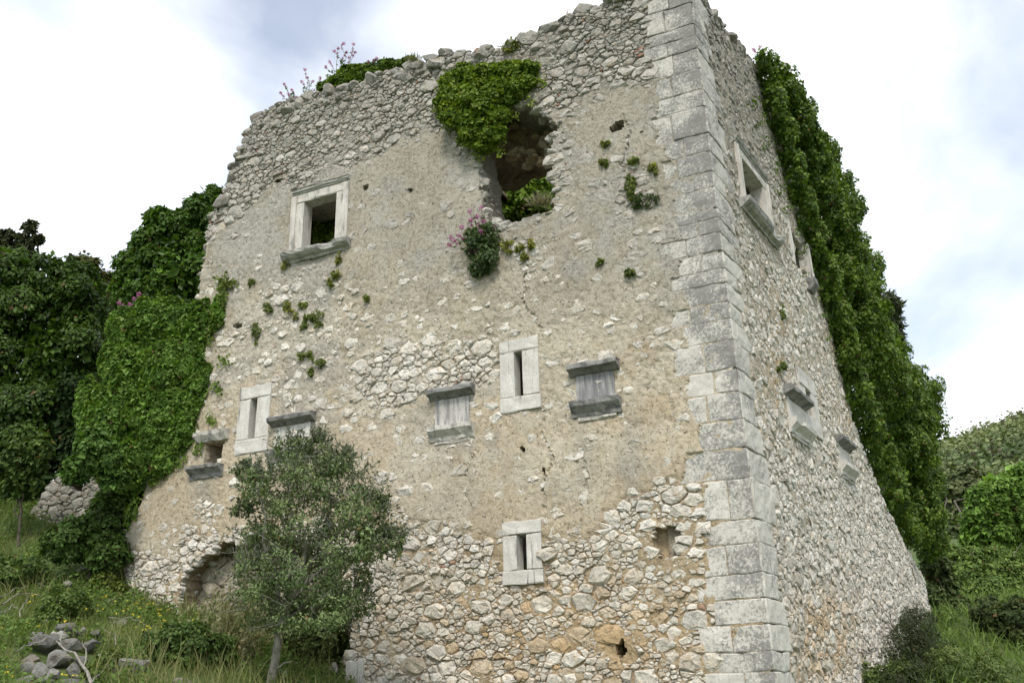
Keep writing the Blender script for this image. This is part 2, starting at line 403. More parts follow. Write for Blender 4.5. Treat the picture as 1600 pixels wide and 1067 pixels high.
def stones_mesh(name, sl):
    vs_, f4s, f3s, cs, off = [], [], [], [], 0
    for s in sl:
        f4, f3 = stone_faces(s['n']); vs_.append(s['v']); f4s.append(f4+off); f3s.append(f3+off); off += len(s['v'])
        cs.append(np.tile(s['c'], (len(s['v']), 1)))
    return np_mesh(name, np.vstack(vs_), [np.vstack(f4s), np.vstack(f3s)], np.vstack(cs))
def wall_sheet(face, u0, u1, z0, z1, du, keep, level, colour, thick, splay=None):
    """mortar / plaster skin of a wall with its openings; every rim runs back through the wall"""
    us = np.arange(u0, u1+du, du); zs = np.arange(z0, z1+du, du); UU, ZZ = np.meshgrid(us, zs, indexing='ij')
    jit = 0.30*du
    ju = UU + jit*vnoise(UU*37, ZZ*37, seed=31); jz = ZZ + jit*vnoise(UU*37, ZZ*37, seed=32)
    nu, nz_ = UU.shape
    hh = level(UU, ZZ); col = colour(UU, ZZ)
    V = face.p3(ju, jz, hh).reshape(-1, 3); C = col.reshape(-1, 3)
    fc = keep((UU[:-1, :-1]+UU[1:, 1:])/2, (ZZ[:-1, :-1]+ZZ[1:, 1:])/2)
    id_ = np.arange(nu*nz_).reshape(nu, nz_)
    Q = np.stack([id_[:-1, :-1], id_[1:, :-1], id_[1:, 1:], id_[:-1, 1:]], -1)[fc]
    pad = np.pad(fc, 1)
    rims = []
    for (a, b, e0, e1) in ((0, 1, (0, 0), (0, 1)), (2, 1, (1, 0), (1, 1)), (1, 0, (0, 0), (1, 0)), (1, 2, (0, 1), (1, 1))):
        nb = pad[a:a+nu-1, b:b+nz_-1]; m = fc & ~nb; i, j = np.nonzero(m)
        rims.append(np.stack([id_[i+e0[0], j+e0[1]], id_[i+e1[0], j+e1[1]]], 1))
    E = np.vstack(rims); back = np.unique(E); mapb = {}
    hb = np.full(nu*nz_, -1); layers = []
    steps = [0.06, 0.2, 0.45, thick]; prev = np.arange(nu*nz_); VV = [V]; CC = [C]; tot = len(V); RQ = []
    dirn = -face.n
    for s_ in steps:
        nw = np.full(nu*nz_, -1); nw[back] = tot+np.arange(len(back))
        B = V[back] + dirn*s_ + 0.025*np.stack([vnoise(*(V[back]*9).T, seed=40+int(s_*50)+k) for k in range(3)], 1)
        if splay is not None and s_ > 0.1: B = B + splay(UU.ravel()[back], ZZ.ravel()[back])[:, None]*face.d*(s_-0.1)
        VV.append(B); CC.append(C[back]*0.92); tot += len(back)
        RQ.append(np.stack([prev[E[:, 0]], prev[E[:, 1]], nw[E[:, 1]], nw[E[:, 0]]], 1)); prev = nw
    VV = np.vstack(VV); CC = np.vstack(CC); Q = np.vstack([Q.reshape(-1, 4)]+RQ)
    used = np.unique(Q); remap = np.full(len(VV), -1); remap[used] = np.arange(len(used))
    return VV[used], remap[Q], CC[used]

# ------------------------------------------------------------------ front wall: outline, openings, zones (laid out on the wall plane)
def L_(px, py): return FR.hit(px, py)
def S_(px, py): return SD.hit(px, py)
def conv(face, pts): return [face.hit(*p) for p in pts]
TOP = [(1075, -40), (1040, -22), (1003, -8), (950, 4), (905, 20), (862, 42), (822, 62), (790, 80), (740, 80), (690, 84), (650, 104), (600, 112), (560, 132), (520, 140), (470, 152), (430, 164), (398, 186), (390, 205), (374, 238), (362, 272), (347, 312), (330, 338), (322, 385), (314, 440), (309, 480), (302, 560), (262, 690), (222, 780), (198, 838), (194, 925), (185, 1010), (175, 1120)]
F_OUT = conv(FR, TOP) + [(10.3, 0.4), (-0.02, 0.4), (-0.02, 11.9)]
BREACH = conv(FR, [(738, 240), (735, 190), (765, 150), (805, 160), (830, 166), (852, 178), (866, 190), (876, 200), (864, 212), (865, 262), (869, 318), (868, 330), (850, 336), (818, 343), (790, 352), (766, 346), (757, 330), (752, 300), (748, 262)])
CAVE = conv(FR, [(270, 1010), (279, 935), (288, 893), (325, 862), (358, 838), (430, 828), (500, 850), (542, 925), (551, 975), (548, 1040), (549, 1150), (270, 1150)])
WIN = conv(FR, [(478, 316), (528, 303), (522, 386), (472, 391)])
def rect(pts): us = [p[0] for p in pts]; zs = [p[1] for p in pts]; return min(us), max(us), min(zs), max(zs)
w0, w1, wz0, wz1 = rect(WIN); wz0, wz1 = L_(497, 388)[1], L_(503, 309)[1]
# slits: (frame rectangle in px) -> u0,u1,z0,z1
def frame_rect(face, ul, ur, ll, lr):
    a = [face.hit(*p) for p in (ul, ur, ll, lr)]
    uu = sorted(p[0] for p in a); return (uu[0]+uu[1])/2, (uu[2]+uu[3])/2, (a[2][1]+a[3][1])/2, (a[0][1]+a[1][1])/2
SLITS = [frame_rect(FR, (780, 536), (842, 524), (786, 645), (845, 640)), frame_rect(FR, (787, 816), (846, 811), (788, 915), (850, 911)), frame_rect(FR, (379, 606), (427, 599), (368, 711), (418, 706))]
SLIT_OPEN = [frame_rect(FR, (804, 550), (817, 548), (807, 620), (819, 619)), frame_rect(FR, (810, 835), (824, 834), (810, 891), (825, 890)), frame_rect(FR, (394, 624), (404, 621), (389, 687), (400, 685))]
PORTOPEN = [L_(350, 693)[0], L_(322, 693)[0], L_(335, 727)[1], L_(335, 690)[1]]
CAVITY = conv(FR, [(1022, 826), (1058, 818), (1070, 842), (1062, 868), (1034, 874), (1022, 850)])
HOLES = [(965, 200, .10, .10), (970, 1011, .07, .12), (371, 509, .10, .055), (573, 293, .06, .05), (641, 298, .07, .04), (438, 281, .13, .045), (817, 703, .05, .04), (1003, 208, .03, .02), (850, 735, .03, .04)]
HOLES = [(*L_(a, b), c, d) for a, b, c, d in HOLES]
def f_open(u, z):
    r = in_poly(u, z, BREACH) | in_poly(u, z, CAVE)
    r |= (u > w0-0.15) & (u < w1+0.15) & (z > wz0-0.12) & (z < wz1+0.12)
    for a, b, c, d in SLIT_OPEN: r |= (u > a-0.11) & (u < b+0.11) & (z > c-0.08) & (z < d+0.08)
    a, b, c, d = PORTOPEN; r |= (u > a) & (u < b) & (z > c) & (z < d)
    for a, b, c, d in HOLES: r |= ((u-a)/c)**2+((z-b)/d)**2 < 1.0 + 0.5*vnoise(u*14, z*14, seed=5)
    return r
def f_keep(u, z):
    ju = u + 0.05*vnoise(u*6, z*6, seed=1); jz = z + 0.05*vnoise(u*6, z*6, seed=2)
    return in_poly(ju, jz, F_OUT) & ~f_open(u+0.02*vnoise(u*9, z*9, seed=8), z+0.02*vnoise(u*9, z*9, seed=9))
YB = ([150, 200, 350, 450, 610, 690, 780, 860, 930, 990, 1030, 1090, 1200], [842, 842, 825, 800, 806, 818, 812, 808, 800, 768, 745, 735, 735])
YT = ([300, 330, 400, 450, 540, 600, 650, 700, 760, 830, 880, 920, 960, 1010, 1080], [400, 372, 330, 285, 262, 240, 205, 215, 200, 165, 178, 165, 150, 150, 140])
def gauss(px, py, x, y, sx, sy): return np.exp(-((px-x)/sx)**2-((py-y)/sy)**2)
CRACKS = [[(822, 400), (824, 440), (818, 468), (838, 500), (846, 518)], [(848, 640), (852, 690), (868, 712), (850, 758), (852, 800)], [(975, 180), (985, 225), (972, 260)], [(745, 700), (730, 740), (735, 790)], [(905, 700), (922, 745), (905, 790)], [(700, 150), (712, 190), (735, 215)]]
def f_bare(u, z):
    """0 = sound plaster, 1 = bare rubble"""
    px, py = FR.px(u, z)
    n = fbm(u*1.4, z*1.4, seed=11); n2 = fbm(u*4, z*4, seed=12)
    bot = sstep(-22, 26, py-np.interp(px, *YB)+34*n+14*n2)
    top = sstep(-28, 30, np.interp(px, *YT)-py+24*n+12*n2)
    mid = 0.95*np.clip(gauss(px, py, 690, 570, 125, 42)*1.5+gauss(px, py, 605, 610, 55, 40), 0, 1)
    mid = np.maximum(mid, 0.8*gauss(px, py, 815, 410, 60, 75)); mid = np.maximum(mid, 0.75*gauss(px, py, 990, 300, 38, 65))
    mid = np.maximum(mid, 0.85*gauss(px, py, 322, 800, 28, 45)); mid = np.maximum(mid, 0.7*gauss(px, py, 345, 640, 30, 70))
    mid = np.maximum(mid, 0.8*gauss(px, py, 490, 405, 40, 18)); mid = np.maximum(mid, 0.8*gauss(px, py, 375, 525, 25, 30))
    mid = np.maximum(mid, 0.95*gauss(px, py, 738, 225, 40, 50)); mid = np.maximum(mid, 0.8*gauss(px, py, 880, 250, 20, 90))
    sparse = 0.37*sstep(380, 470, py+25*n)*sstep(705, 660, py)+0.05
    sparse = np.where(px > 1000, sparse*0.9, sparse); sparse = sparse + 0.12*n
    return np.clip(np.maximum(np.maximum(bot, top), np.maximum(mid, sparse)), 0, 1)
def f_level(u, z):
    e = f_bare(u, z); n = fbm(u*5, z*5, seed=21); n2 = fbm(u*15, z*15, oct=3, seed=22)
    px, py = FR.px(u, z)
    deep = np.where(py > 700, -0.005, -0.016)
    h = 0.036*(1-e) + deep*e + 0.020*e*np.clip(fbm(u*1.8, z*1.8, seed=27), -0.3, 1) + 0.010*n*(0.6+0.6*e) + 0.009*n2 + 0.012*fbm(u*0.8, z*0.8, seed=23)
    for cr_ in CRACKS:
        for (x0, y0), (x1, y1) in zip(cr_[:-1], cr_[1:]):
            a = np.array(L_(x0, y0)); b = np.array(L_(x1, y1)); L2 = ((b-a)**2).sum()
            uu = u+0.05*vnoise(u*7, z*7, seed=28); t_ = np.clip(((uu-a[0])*(b[0]-a[0])+(z-a[1])*(b[1]-a[1]))/L2, 0, 1)
            h = np.where(np.hypot(uu-a[0]-t_*(b[0]-a[0]), z-a[1]-t_*(b[1]-a[1])) < 0.014, h-0.03, h)
    cav = in_poly(u, z, CAVITY); h = np.where(cav, h-0.17, h)
    w_ = quoin_w(z, WLQ); return np.where(u < w_-0.08+0.07*fbm(u*4, z*4, seed=26), np.minimum(h, -0.004), np.minimum(h, 0.024))
def mixc(a, b, t): t = np.asarray(t)[..., None]; return np.asarray(a)*(1-t)+np.asarray(b)*t
def f_colour(u, z):
    px, py = FR.px(u, z); n = fbm(u*0.9, z*0.9, seed=41); n2 = fbm(u*3, z*3, seed=42)
    t = sstep(330, 720, py+70*n)
    c = mixc((0.385, 0.362, 0.305), (0.52, 0.452, 0.345), t)
    c = mixc(c, (0.435, 0.355, 0.245), f_bare(u, z)*sstep(690, 800, py))
    c = mixc(c, (0.44, 0.29, 0.14), np.clip(0.7*gauss(px, py, 900, 985, 190, 75)+0.5*gauss(px, py, 1000, 600, 90, 80)*sstep(-.1, .5, n2), 0, 1)*0.7)
    c = mixc(c, (0.245, 0.23, 0.20), sstep(30, -60, py-np.interp(px, *YT)))
    g = np.clip(gauss(px, py, 712, 760, 26, 70)*(0.6+n2)+gauss(px, py, 985, 740, 18, 80)*(0.7+n2)+gauss(px, py, 912, 720, 12, 60)*0.8+gauss(px, py, 470, 735, 30, 50)*0.8+gauss(px, py, 318, 770, 20, 40)*0.7, 0, 1)
    c = mixc(c, (0.33, 0.32, 0.30), 0.9*g)
    gp_ = sstep(0.05, 0.5, fbm(u*0.75, z*0.75, seed=44)+0.35*fbm(u*5, z*5, seed=45))*sstep(860, 640, py); c = mixc(c, (0.385, 0.38, 0.36), 0.6*gp_)
    wp_ = sstep(0.1, 0.45, fbm(u*1.1+7, z*1.1, seed=46)+0.3*fbm(u*6, z*6, seed=47)); c = mixc(c, (0.56, 0.525, 0.445), 0.5*wp_*sstep(380, 560, py))
    g2 = np.clip(gauss(px, py, 640, 420, 80, 70)+gauss(px, py, 560, 560, 120, 50), 0, 1)*sstep(-0.2, 0.5, n2)
    c = mixc(c, (0.40, 0.39, 0.365), 0.6*g2)
    return c
def f_stone_colour(u, z, r):
    px, py = FR.px(u, z); n = len(u); rg = np.random.default_rng(5)
    base = mixc((0.63, 0.60, 0.54), (0.74, 0.725, 0.685), rg.random(n))
    grey = mixc((0.33, 0.325, 0.305), (0.48, 0.47, 0.445), rg.random(n))
    t = sstep(60, -110, py-np.interp(px, *YT)); t = np.maximum(t, 0.75*sstep(500, 330, py))
    c = mixc(base, grey, t)
    och = np.clip(gauss(px, py, 900, 985, 210, 85)+0.35*sstep(840, 960, py), 0, 1)
    pick = rg.random(n)
    c = mixc(c, (0.50, 0.345, 0.165), och*np.where(pick < 0.42, rg.random(n)*0.85, 0.10))
    c = mixc(c, (0.33, 0.15, 0.09), np.where((rg.random(n) < 0.018) & (r < 0.055), 0.75, 0))
    return c*rg.uniform(0.86, 1.10, (n, 1))
LEV = [(0.215, 0.55), (0.17, 0.65), (0.135, 0.9), (0.105, 1.3), (0.08, 2.0), (0.06, 2.6), (0.045, 3.0), (0.034, 2.2)]
def f_scale(u, z):
    px, py = FR.px(u, z)
    s = np.where(py > 700, 0.84, 0.76)
    return np.clip(s + 0.22*gauss(px, py, 660, 575, 120, 55) , 0.7, 1.25)
def f_hfun(u, z, r):
    rg = np.random.default_rng(9); n = len(u); px, py = FR.px(u, z)
    e = f_bare(u, z)
    return 0.001 + 0.030*rg.random(n)**1.7 + 0.03*np.minimum(r, 0.2) + 0.018*sstep(0.6, 1, e)*rg.random(n) - 0.010*(r < 0.06) - 0.012*(r < 0.085)*sstep(0.7, 0.4, e)

YJ = [-62, -25, 5, 38, 56, 77, 108, 140, 166, 208, 236, 267, 292, 324, 340, 363, 391, 418, 440, 470, 497, 530, 574, 610, 653, 697, 745, 808, 846, 893, 933, 973, 1016, 1048, 1090, 1130]
XL = [1003, 1010, 1008, 1013, 1005, 1018, 1015, 1019, 1014, 1034, 1025, 1040, 1046, 1050, 1052, 1032, 1052, 1038, 1062, 1040, 1060, 1046, 1066, 1070, 1080, 1054, 1094, 1100, 1100, 1090, 1116, 1094, 1118, 1104, 1130]
XR = [0.62, 0.85, 0.55, 0.8, 0.5, 0.75, 0.95, 0.6, 0.85, 0.65, 0.95, 0.55, 0.8, 0.6, 0.9, 0.6, 0.85, 0.5, 0.75, 0.55, 0.85, 0.65, 0.8, 0.6, 0.75, 0.85, 0.95, 0.7, 0.75, 0.6, 0.8, 0.9, 0.7, 0.85, 0.7]
def corner_x(y): return 1085+(y-100)*0.1458
zj = []
for y in YJ:
    rr_ = ray(corner_x(y), y); t = np.hypot(*C0[:2])/np.hypot(*rr_[:2]); zj.append(1.6+rr_[2]*t)
WLQ = []
for k in range(len(YJ)-1):
    ym = (YJ[k]+YJ[k+1])/2; WLQ.append(float(np.clip(FR.hit(XL[k], ym+(corner_x(ym)-XL[k])*0.12)[0], 0.45, 1.6)))
WRQ = [x*0.88 for x in XR]
def quoin_w(z, table):
    k = np.clip(np.searchsorted(-np.array(zj), -np.asarray(z))-1, 0, len(table)-1); return np.array(table)[k]
tower = thing('ruined_tower', 'roofless stone tower house with crumbling top, pale cornerstones and small windows', 'tower', tuple(C0))
def tl(v): return np.asarray(v)-C0      # mesh coordinates relative to the tower's base
def f_splay(u, z):
    r = np.where((u > w0-0.3) & (u < w1+0.3) & (z > wz0-0.3) & (z < wz1+0.3), np.where(u > (w0+w1)/2, 2.4, -2.4), 0.0)
    for a, b, c, d in SLIT_OPEN: r = np.where((u > a-0.2) & (u < b+0.2) & (z > c-0.2) & (z < d+0.2), np.where(u > (a+b)/2, 1.0, -1.0), r)
    return r
V, Q, C = wall_sheet(FR, 0.06, 10.3, 0.4, 12.0, 0.028, f_keep, f_level, f_colour, 0.85, f_splay)
front = link('front_wall', np_mesh('front_wall', tl(V), [Q], C, smooth=False), M_PLASTER, tower)

QUO_W = 0.62
def f_ok(u, z):
    return f_keep(u, z) & (u > quoin_w(z, WLQ)+0.03) & (u > quoin_w(z+0.06, WLQ)+0.02) & (u > quoin_w(z-0.06, WLQ)+0.02) & ~in_poly(u, z, CAVITY)
polys_f = pack(0.3, 10.3, 0.6, 12.0, f_ok, f_scale, 1.5, LEV, np.random.default_rng(3))
frames_f = SLITS + [(w0-0.24, w1+0.24, wz0-0.30, wz1+0.30)]
def f_clear(u, z, P):
    r_ = max(abs(q_[0]) for q_ in P)*0.5
    for a, b, c, d in HOLES+[((PORTOPEN[0]+PORTOPEN[1])/2, (PORTOPEN[2]+PORTOPEN[3])/2, 0.16, 0.2)]:
        if ((u-a)/(c+r_))**2+((z-b)/(d+r_))**2 < 1: return False
    for a, b, c, d in frames_f:
        if a-0.03 < u < b+0.03 and c-0.03 < z < d+0.03: return False
    return True
polys_f = [p for p in polys_f if f_clear(p[0], p[1], p[3])]
st_f = stones_from(FR, polys_f, f_level, f_stone_colour, f_hfun, np.random.default_rng(13))

# ------------------------------------------------------------------ side wall
S_EDGE = [(1165, 92), (1200, 190), (1230, 300), (1262, 420), (1300, 560), (1325, 655), (1372, 770), (1415, 860), (1440, 905), (1452, 955)]
S_OUT = [(-0.02, 0.4), (-0.02, 11.85)] + conv(SD, [(1095, -10), (1120, 30), (1143, 62), (1166, 84)]) + conv(SD, [(1190, 120), (1216, 190), (1246, 300), (1280, 430), (1308, 560), (1330, 655), (1374, 770), (1416, 860), (1442, 905)]) + [S_(1453, 955), (S_(1452, 955)[0]+0.15, 0.4)]
SW = frame_rect(SD, (1161, 262), (1186, 291), (1170, 326), (1196, 357))
SW = (S_(1162, 300)[0]+0.02, S_(1195, 330)[0], S_(1180, 340)[1], S_(1174, 272)[1])
SSLIT = (S_(1258, 630)[0], S_(1268, 640)[0], S_(1264, 650)[1], S_(1262, 612)[1])
SW2 = (S_(1237, 400)[0], S_(1262, 430)[0], S_(1250, 425)[1], S_(1240, 365)[1])
def s_open(u, z):
    r = np.zeros(np.shape(u), bool)
    for a, b, c, d, m_ in ((*SW, .14), (*SSLIT, .05), (*SW2, 0)): r |= (u > a-m_) & (u < b+m_) & (z > c-m_*.8) & (z < d+m_*.8)
    return r
def s_keep(u, z):
    ju = u + 0.06*vnoise(u*5, z*5, seed=61); jz = z + 0.07*vnoise(u*5, z*5, seed=62)
    return in_poly(ju, jz, S_OUT) & ~s_open(u, z)
def s_bare(u, z):
    px, py = SD.px(u, z); n = fbm(u*1.3, z*1.3, seed=71); n2 = fbm(u*4, z*4, seed=72)
    return np.clip(0.62 + 0.22*n + 0.12*n2 + 0.3*sstep(640, 760, py) + 0.3*sstep(100, 60, py) - 0.3*gauss(px, py, 1150, 230, 30, 60), 0, 1)
def s_level(u, z):
    e = s_bare(u, z)
    return 0.03*(1-e)-0.012*e + 0.015*fbm(u*5, z*5, seed=73) + 0.012*fbm(u*15, z*15, oct=3, seed=74) - 0.03*(u < quoin_w(z, WRQ)-0.04)
def s_colour(u, z):
    px, py = SD.px(u, z); n = fbm(u*0.9, z*0.9, seed=75); n2 = fbm(u*2.5, z*2.5, seed=76)
    c = mixc((0.32, 0.30, 0.255), (0.44, 0.40, 0.33), sstep(120, 620, py+60*n))
    c = mixc(c, (0.41, 0.29, 0.15), np.clip(gauss(px, py, 1285, 1000, 60, 80)+0.7*gauss(px, py, 1215, 560, 18, 110)+0.6*gauss(px, py, 1315, 640, 14, 70), 0, 1)*sstep(-0.5, 0.4, n2))
    return c
def s_stone_colour(u, z, r):
    px, py = SD.px(u, z); n = len(u); rg = np.random.default_rng(15)
    c = mixc((0.57, 0.55, 0.50), (0.73, 0.72, 0.69), rg.random(n)); g = mixc((0.27, 0.265, 0.25), (0.43, 0.42, 0.40), rg.random(n))
    c = mixc(c, g, sstep(480, 120, py))
    c = mixc(c, (0.50, 0.35, 0.18), np.clip(gauss(px, py, 1285, 1000, 60, 85), 0, 1)*np.where(rg.random(n) < 0.5, 0.7, 0.15))
    return c*rg.uniform(0.85, 1.1, (n, 1))
def s_hfun(u, z, r):
    rg = np.random.default_rng(19); n = len(u)
    return 0.001 + 0.026*rg.random(n)**1.4 + 0.03*np.minimum(r, 0.2)
V, Q, C = wall_sheet(SD, 0.06, 11.2, 0.4, 12.0, 0.034, s_keep, s_level, s_colour, 0.85)
side = link('side_wall', np_mesh('side_wall', tl(V), [Q], C), M_PLASTER, tower)
LEVS = [(0.19, 0.18), (0.15, 0.4), (0.115, 0.8), (0.09, 1.3), (0.07, 2.0), (0.055, 2.6), (0.042, 2.4)]
polys_s = pack(0.3, 11.2, 0.6, 12.0, lambda u, z: s_keep(u, z) & (u > quoin_w(z, WRQ)+0.05) & (u > quoin_w(z+0.06, WRQ)+0.03) & (u > quoin_w(z-0.06, WRQ)+0.03), lambda u, z: np.ones(len(u)), 1.3, LEVS, np.random.default_rng(23))
sfr = [(SW[0]-0.22, SW[1]+0.25, SW[2]-0.3, SW[3]+0.3), (SSLIT[0]-0.3, SSLIT[1]+0.3, SSLIT[2]-0.3, SSLIT[3]+0.3)]
polys_s = [p for p in polys_s if not any(a < p[0] < b and c < p[1] < d for a, b, c, d in sfr)]
st_s = stones_from(SD, polys_s, s_level, s_stone_colour, s_hfun, np.random.default_rng(29), n_big=10, n_small=7)

# the 300 stones that show largest stand alone, the rest are one mass per wall
def shown_area(face, s):
    px, py = proj(s['v'][:s['n']]); return 0.5*abs(np.dot(px, np.roll(py, 1))-np.dot(py, np.roll(px, 1)))*(1 if s['ex'] > 0.012 else 0.4)
for face, sl in ((FR, st_f), (SD, st_s)):
    for s in sl: s['a'] = shown_area(face, s)
def split_stones(sl, k, parent, kindname, stuffname):
    order = sorted(range(len(sl)), key=lambda i: -sl[i]['a']); big = set(order[:k])
    for i in order[:k]:
        s = sl[i]; c = s['v'].mean(0); f4, f3 = stone_faces(s['n'])
        link(kindname, np_mesh(kindname, s['v']-c, [f4, f3], np.tile(s['c'], (len(s['v']), 1))), M_STONE, parent, tuple(c-C0))
    rest = [dict(s, v=s['v']-C0) for i, s in enumerate(sl) if i not in big]
    o = link(stuffname, stones_mesh(stuffname, rest), M_STONE, parent); o['kind'] = 'stuff'
split_stones(st_f, 240, front, 'stone', 'rubble_masonry')
split_stones(st_s, 60, side, 'stone', 'rubble_masonry')
print('stones', len(st_f), len(st_s))

# ------------------------------------------------------------------ loose rocks
import bmesh
def ico(sub=2):
    bm = bmesh.new(); bmesh.ops.create_icosphere(bm, subdivisions=sub, radius=1.0)
    v = np.array([x.co[:] for x in bm.verts]); f = np.array([[y.index for y in x.verts] for x in bm.faces]); bm.free(); return v, f
ICO1, ICO2, ICO3 = ico(1), ico(2), ico(3)
def rock(size, seed, base=ICO2, cut=6, rough=0.12, lim=(0.55, 0.85)):
    rg = np.random.default_rng(seed); v = base[0].copy()
    for k in range(cut):                       # flat broken faces
        d = rg.normal(size=3); d /= np.linalg.norm(d); o = rg.uniform(*lim); e = v@d
        v = v - np.outer(np.maximum(e-o, 0), d)
    off = rg.uniform(0, 50, 3)
    v = v*(1+rough*fbm(*(v*1.7+off).T, oct=3, seed=1)[:, None])
    return v*np.asarray(size), base[1]
def rotz(v, a): c, s = math.cos(a), math.sin(a); return v@np.array([[c, s, 0], [-s, c, 0], [0, 0, 1]])
def rot_rand(v, rg, amt=0.5):
    a = rg.normal(0, amt, 3); K = np.array([[0, -a[2], a[1]], [a[2], 0, -a[0]], [-a[1], a[0], 0]]); th = np.linalg.norm(a)+1e-9; K /= th
    return v@(np.eye(3)+math.sin(th)*K+(1-math.cos(th))*K@K).T
def grey_tint(rg, lo=0.24, hi=0.42): g = rg.uniform(lo, hi); return np.array([g*1.0, g*0.985, g*0.935])
rk = np.random.default_rng(77)
ncap = 0
def edge_rocks(face, parent, line, step, size, cols, depth_rows=3, name='loose_stone', up=0.0):
    global ncap
    P = np.array(line); L = np.hypot(*(P[1:]-P[:-1]).T); s = np.concatenate([[0], np.cumsum(L)]); t = 0.0
    while t < s[-1] and ncap < 290:
        u, z = np.interp(t, s, P[:, 0]), np.interp(t, s, P[:, 1]); sz = size*rk.uniform(0.5, 1.45)
        for d in range(depth_rows):
            if d > 0 and rk.random() < 0.35: continue
            v, f = rock((sz*rk.uniform(0.8, 1.3), sz*rk.uniform(0.7, 1.1), sz*rk.uniform(0.5, 0.85)), int(rk.integers(1e6)), ICO2 if d == 0 else ICO1, cut=12, lim=(0.42, 0.8))
            v = rot_rand(v, rk, 0.25); v = rotz(v, math.atan2(face.d[1], face.d[0]))
            p = face.p3(u+rk.uniform(-.03, .03), z-sz*0.15+up+rk.uniform(-0.03, 0.05), 0.0-0.06*rk.random()-d*0.27)
            c = grey_tint(rk, *cols)
            link(name, np_mesh(name, v, [f], np.tile(c, (len(v), 1))), M_STONE, parent, tuple(p-C0)); ncap += 1
        t += sz*1.7
edge_rocks(FR, front, conv(FR, TOP[2:22]), 0.2, 0.155, (0.26, 0.40), 2)
edge_rocks(FR, front, conv(FR, TOP[4:19]), 0.2, 0.13, (0.26, 0.40), 1, up=-0.22)
edge_rocks(FR, front, conv(FR, TOP[21:25]), 0.2, 0.10, (0.34, 0.48), 1)
edge_rocks(SD, side, conv(SD, [(1095, -5), (1120, 30), (1143, 62), (1166, 86)]), 0.2, 0.13, (0.24, 0.36), 2)
edge_rocks(FR, front, [L_(*p) for p in ((830, 166), (852, 178), (868, 190), (878, 200), (866, 214), (866, 262), (869, 318))], 0.2, 0.10, (0.40, 0.52), 2)
edge_rocks(FR, front, [L_(*p) for p in ((740, 248), (748, 262), (752, 300), (757, 330))], 0.2, 0.075, (0.36, 0.50), 3)
edge_rocks(FR, front, [L_(*p) for p in ((868, 332), (850, 338), (818, 346), (790, 356), (766, 350))], 0.2, 0.085, (0.38, 0.52), 2)
edge_rocks(FR, front, [L_(*p) for p in ((277, 935), (286, 893), (325, 858), (358, 834))], 0.2, 0.09, (0.52, 0.64), 2)
b0_, b1_ = FR.hit(570, 1050)[0], FR.hit(545, 1050)[0]
print('caps', ncap)

# ------------------------------------------------------------------ cornerstones
qr = np.random.default_rng(99)
def quoin_block(wl, wr, z0, z1, seed, proud=0.007, start=0.0):
    """one block: face strip from wl on the front wall round the corner to wr on the side wall"""
    rg = np.random.default_rng(seed); g = 0.004
    step = 0.075
    if wr > 0: ss = np.concatenate([-np.linspace(wl, 0.0, max(3, int(wl/step)+1)), np.linspace(0, wr, max(3, int(wr/step)+1))[1:]])
    else: ss = -np.linspace(wl, start, max(3, int((wl-start)/step)+1))
    ss = ss.astype(float); e_ = 0.014
    ss = np.sort(np.concatenate([ss, [ss[0]+e_, ss[-1]-e_], [-e_, e_] if wr > 0 else []]))
    zs_ = np.linspace(z0+g, z1-g, max(4, int((z1-z0)/step)+1)); zs_ = np.sort(np.concatenate([zs_, [zs_[0]+e_, zs_[-1]-e_]]))
    S, Z = np.meshgrid(ss, zs_, indexing='ij')
    h = proud + 0.010*fbm(S*6+seed, Z*6, seed=seed % 50) + 0.006*fbm(S*22+seed, Z*22, seed=3) + rg.normal(0, 0.003)
    bz = np.minimum(Z-zs_[0], zs_[-1]-Z); bs = np.minimum(S-ss[0], ss[-1]-S)
    dist_ = np.minimum(bz, bs); h = h - (0.008+0.03*np.clip(fbm(S*5+seed, Z*5, seed=9)-0.1, 0, 1))*np.exp(-(dist_/0.012)**2)
    Z = Z + 0.010*fbm(S*3+seed, Z*0+seed, seed=12)
    def place(S, Z, h):
        out = np.empty(S.shape+(3,))
        f = S < -1e-6; r = S > 1e-6; c = ~(f | r)
        out[f] = FR.p3(-S[f], Z[f], h[f]); out[r] = SD.p3(S[r], Z[r], h[r])
        # corner edge: bisector with slight wear
        hc = h[c]; b = FR.n+SD.n; out[c] = C0 + np.outer(hc-0.006-0.045*np.clip(fbm(Z[c]*5, Z[c]*0+seed, seed=6), 0, 1), b/(b@FR.n)) + np.outer(Z[c], ZUP)
        return out
    P = place(S, Z, h); n, m = S.shape; ID = np.arange(n*m).reshape(n, m)
    Q = np.stack([ID[:-1, :-1], ID[1:, :-1], ID[1:, 1:], ID[:-1, 1:]], -1).reshape(-1, 4)
    ring = np.concatenate([ID[:, 0], ID[-1, 1:], ID[-2::-1, -1], ID[0, -2:0:-1]])
    Bk = place(S, Z, np.full(S.shape, -0.12)).reshape(-1, 3)[ring]
    V_ = np.vstack([P.reshape(-1, 3), Bk]); o = n*m; k = len(ring); a = np.arange(k); b = (a+1) % k
    Q2 = np.stack([ring[a], ring[b], o+b, o+a], 1)
    lich_s = np.concatenate([S.ravel(), S.ravel()[ring]])
    return V_, [Q, Q2], lich_s
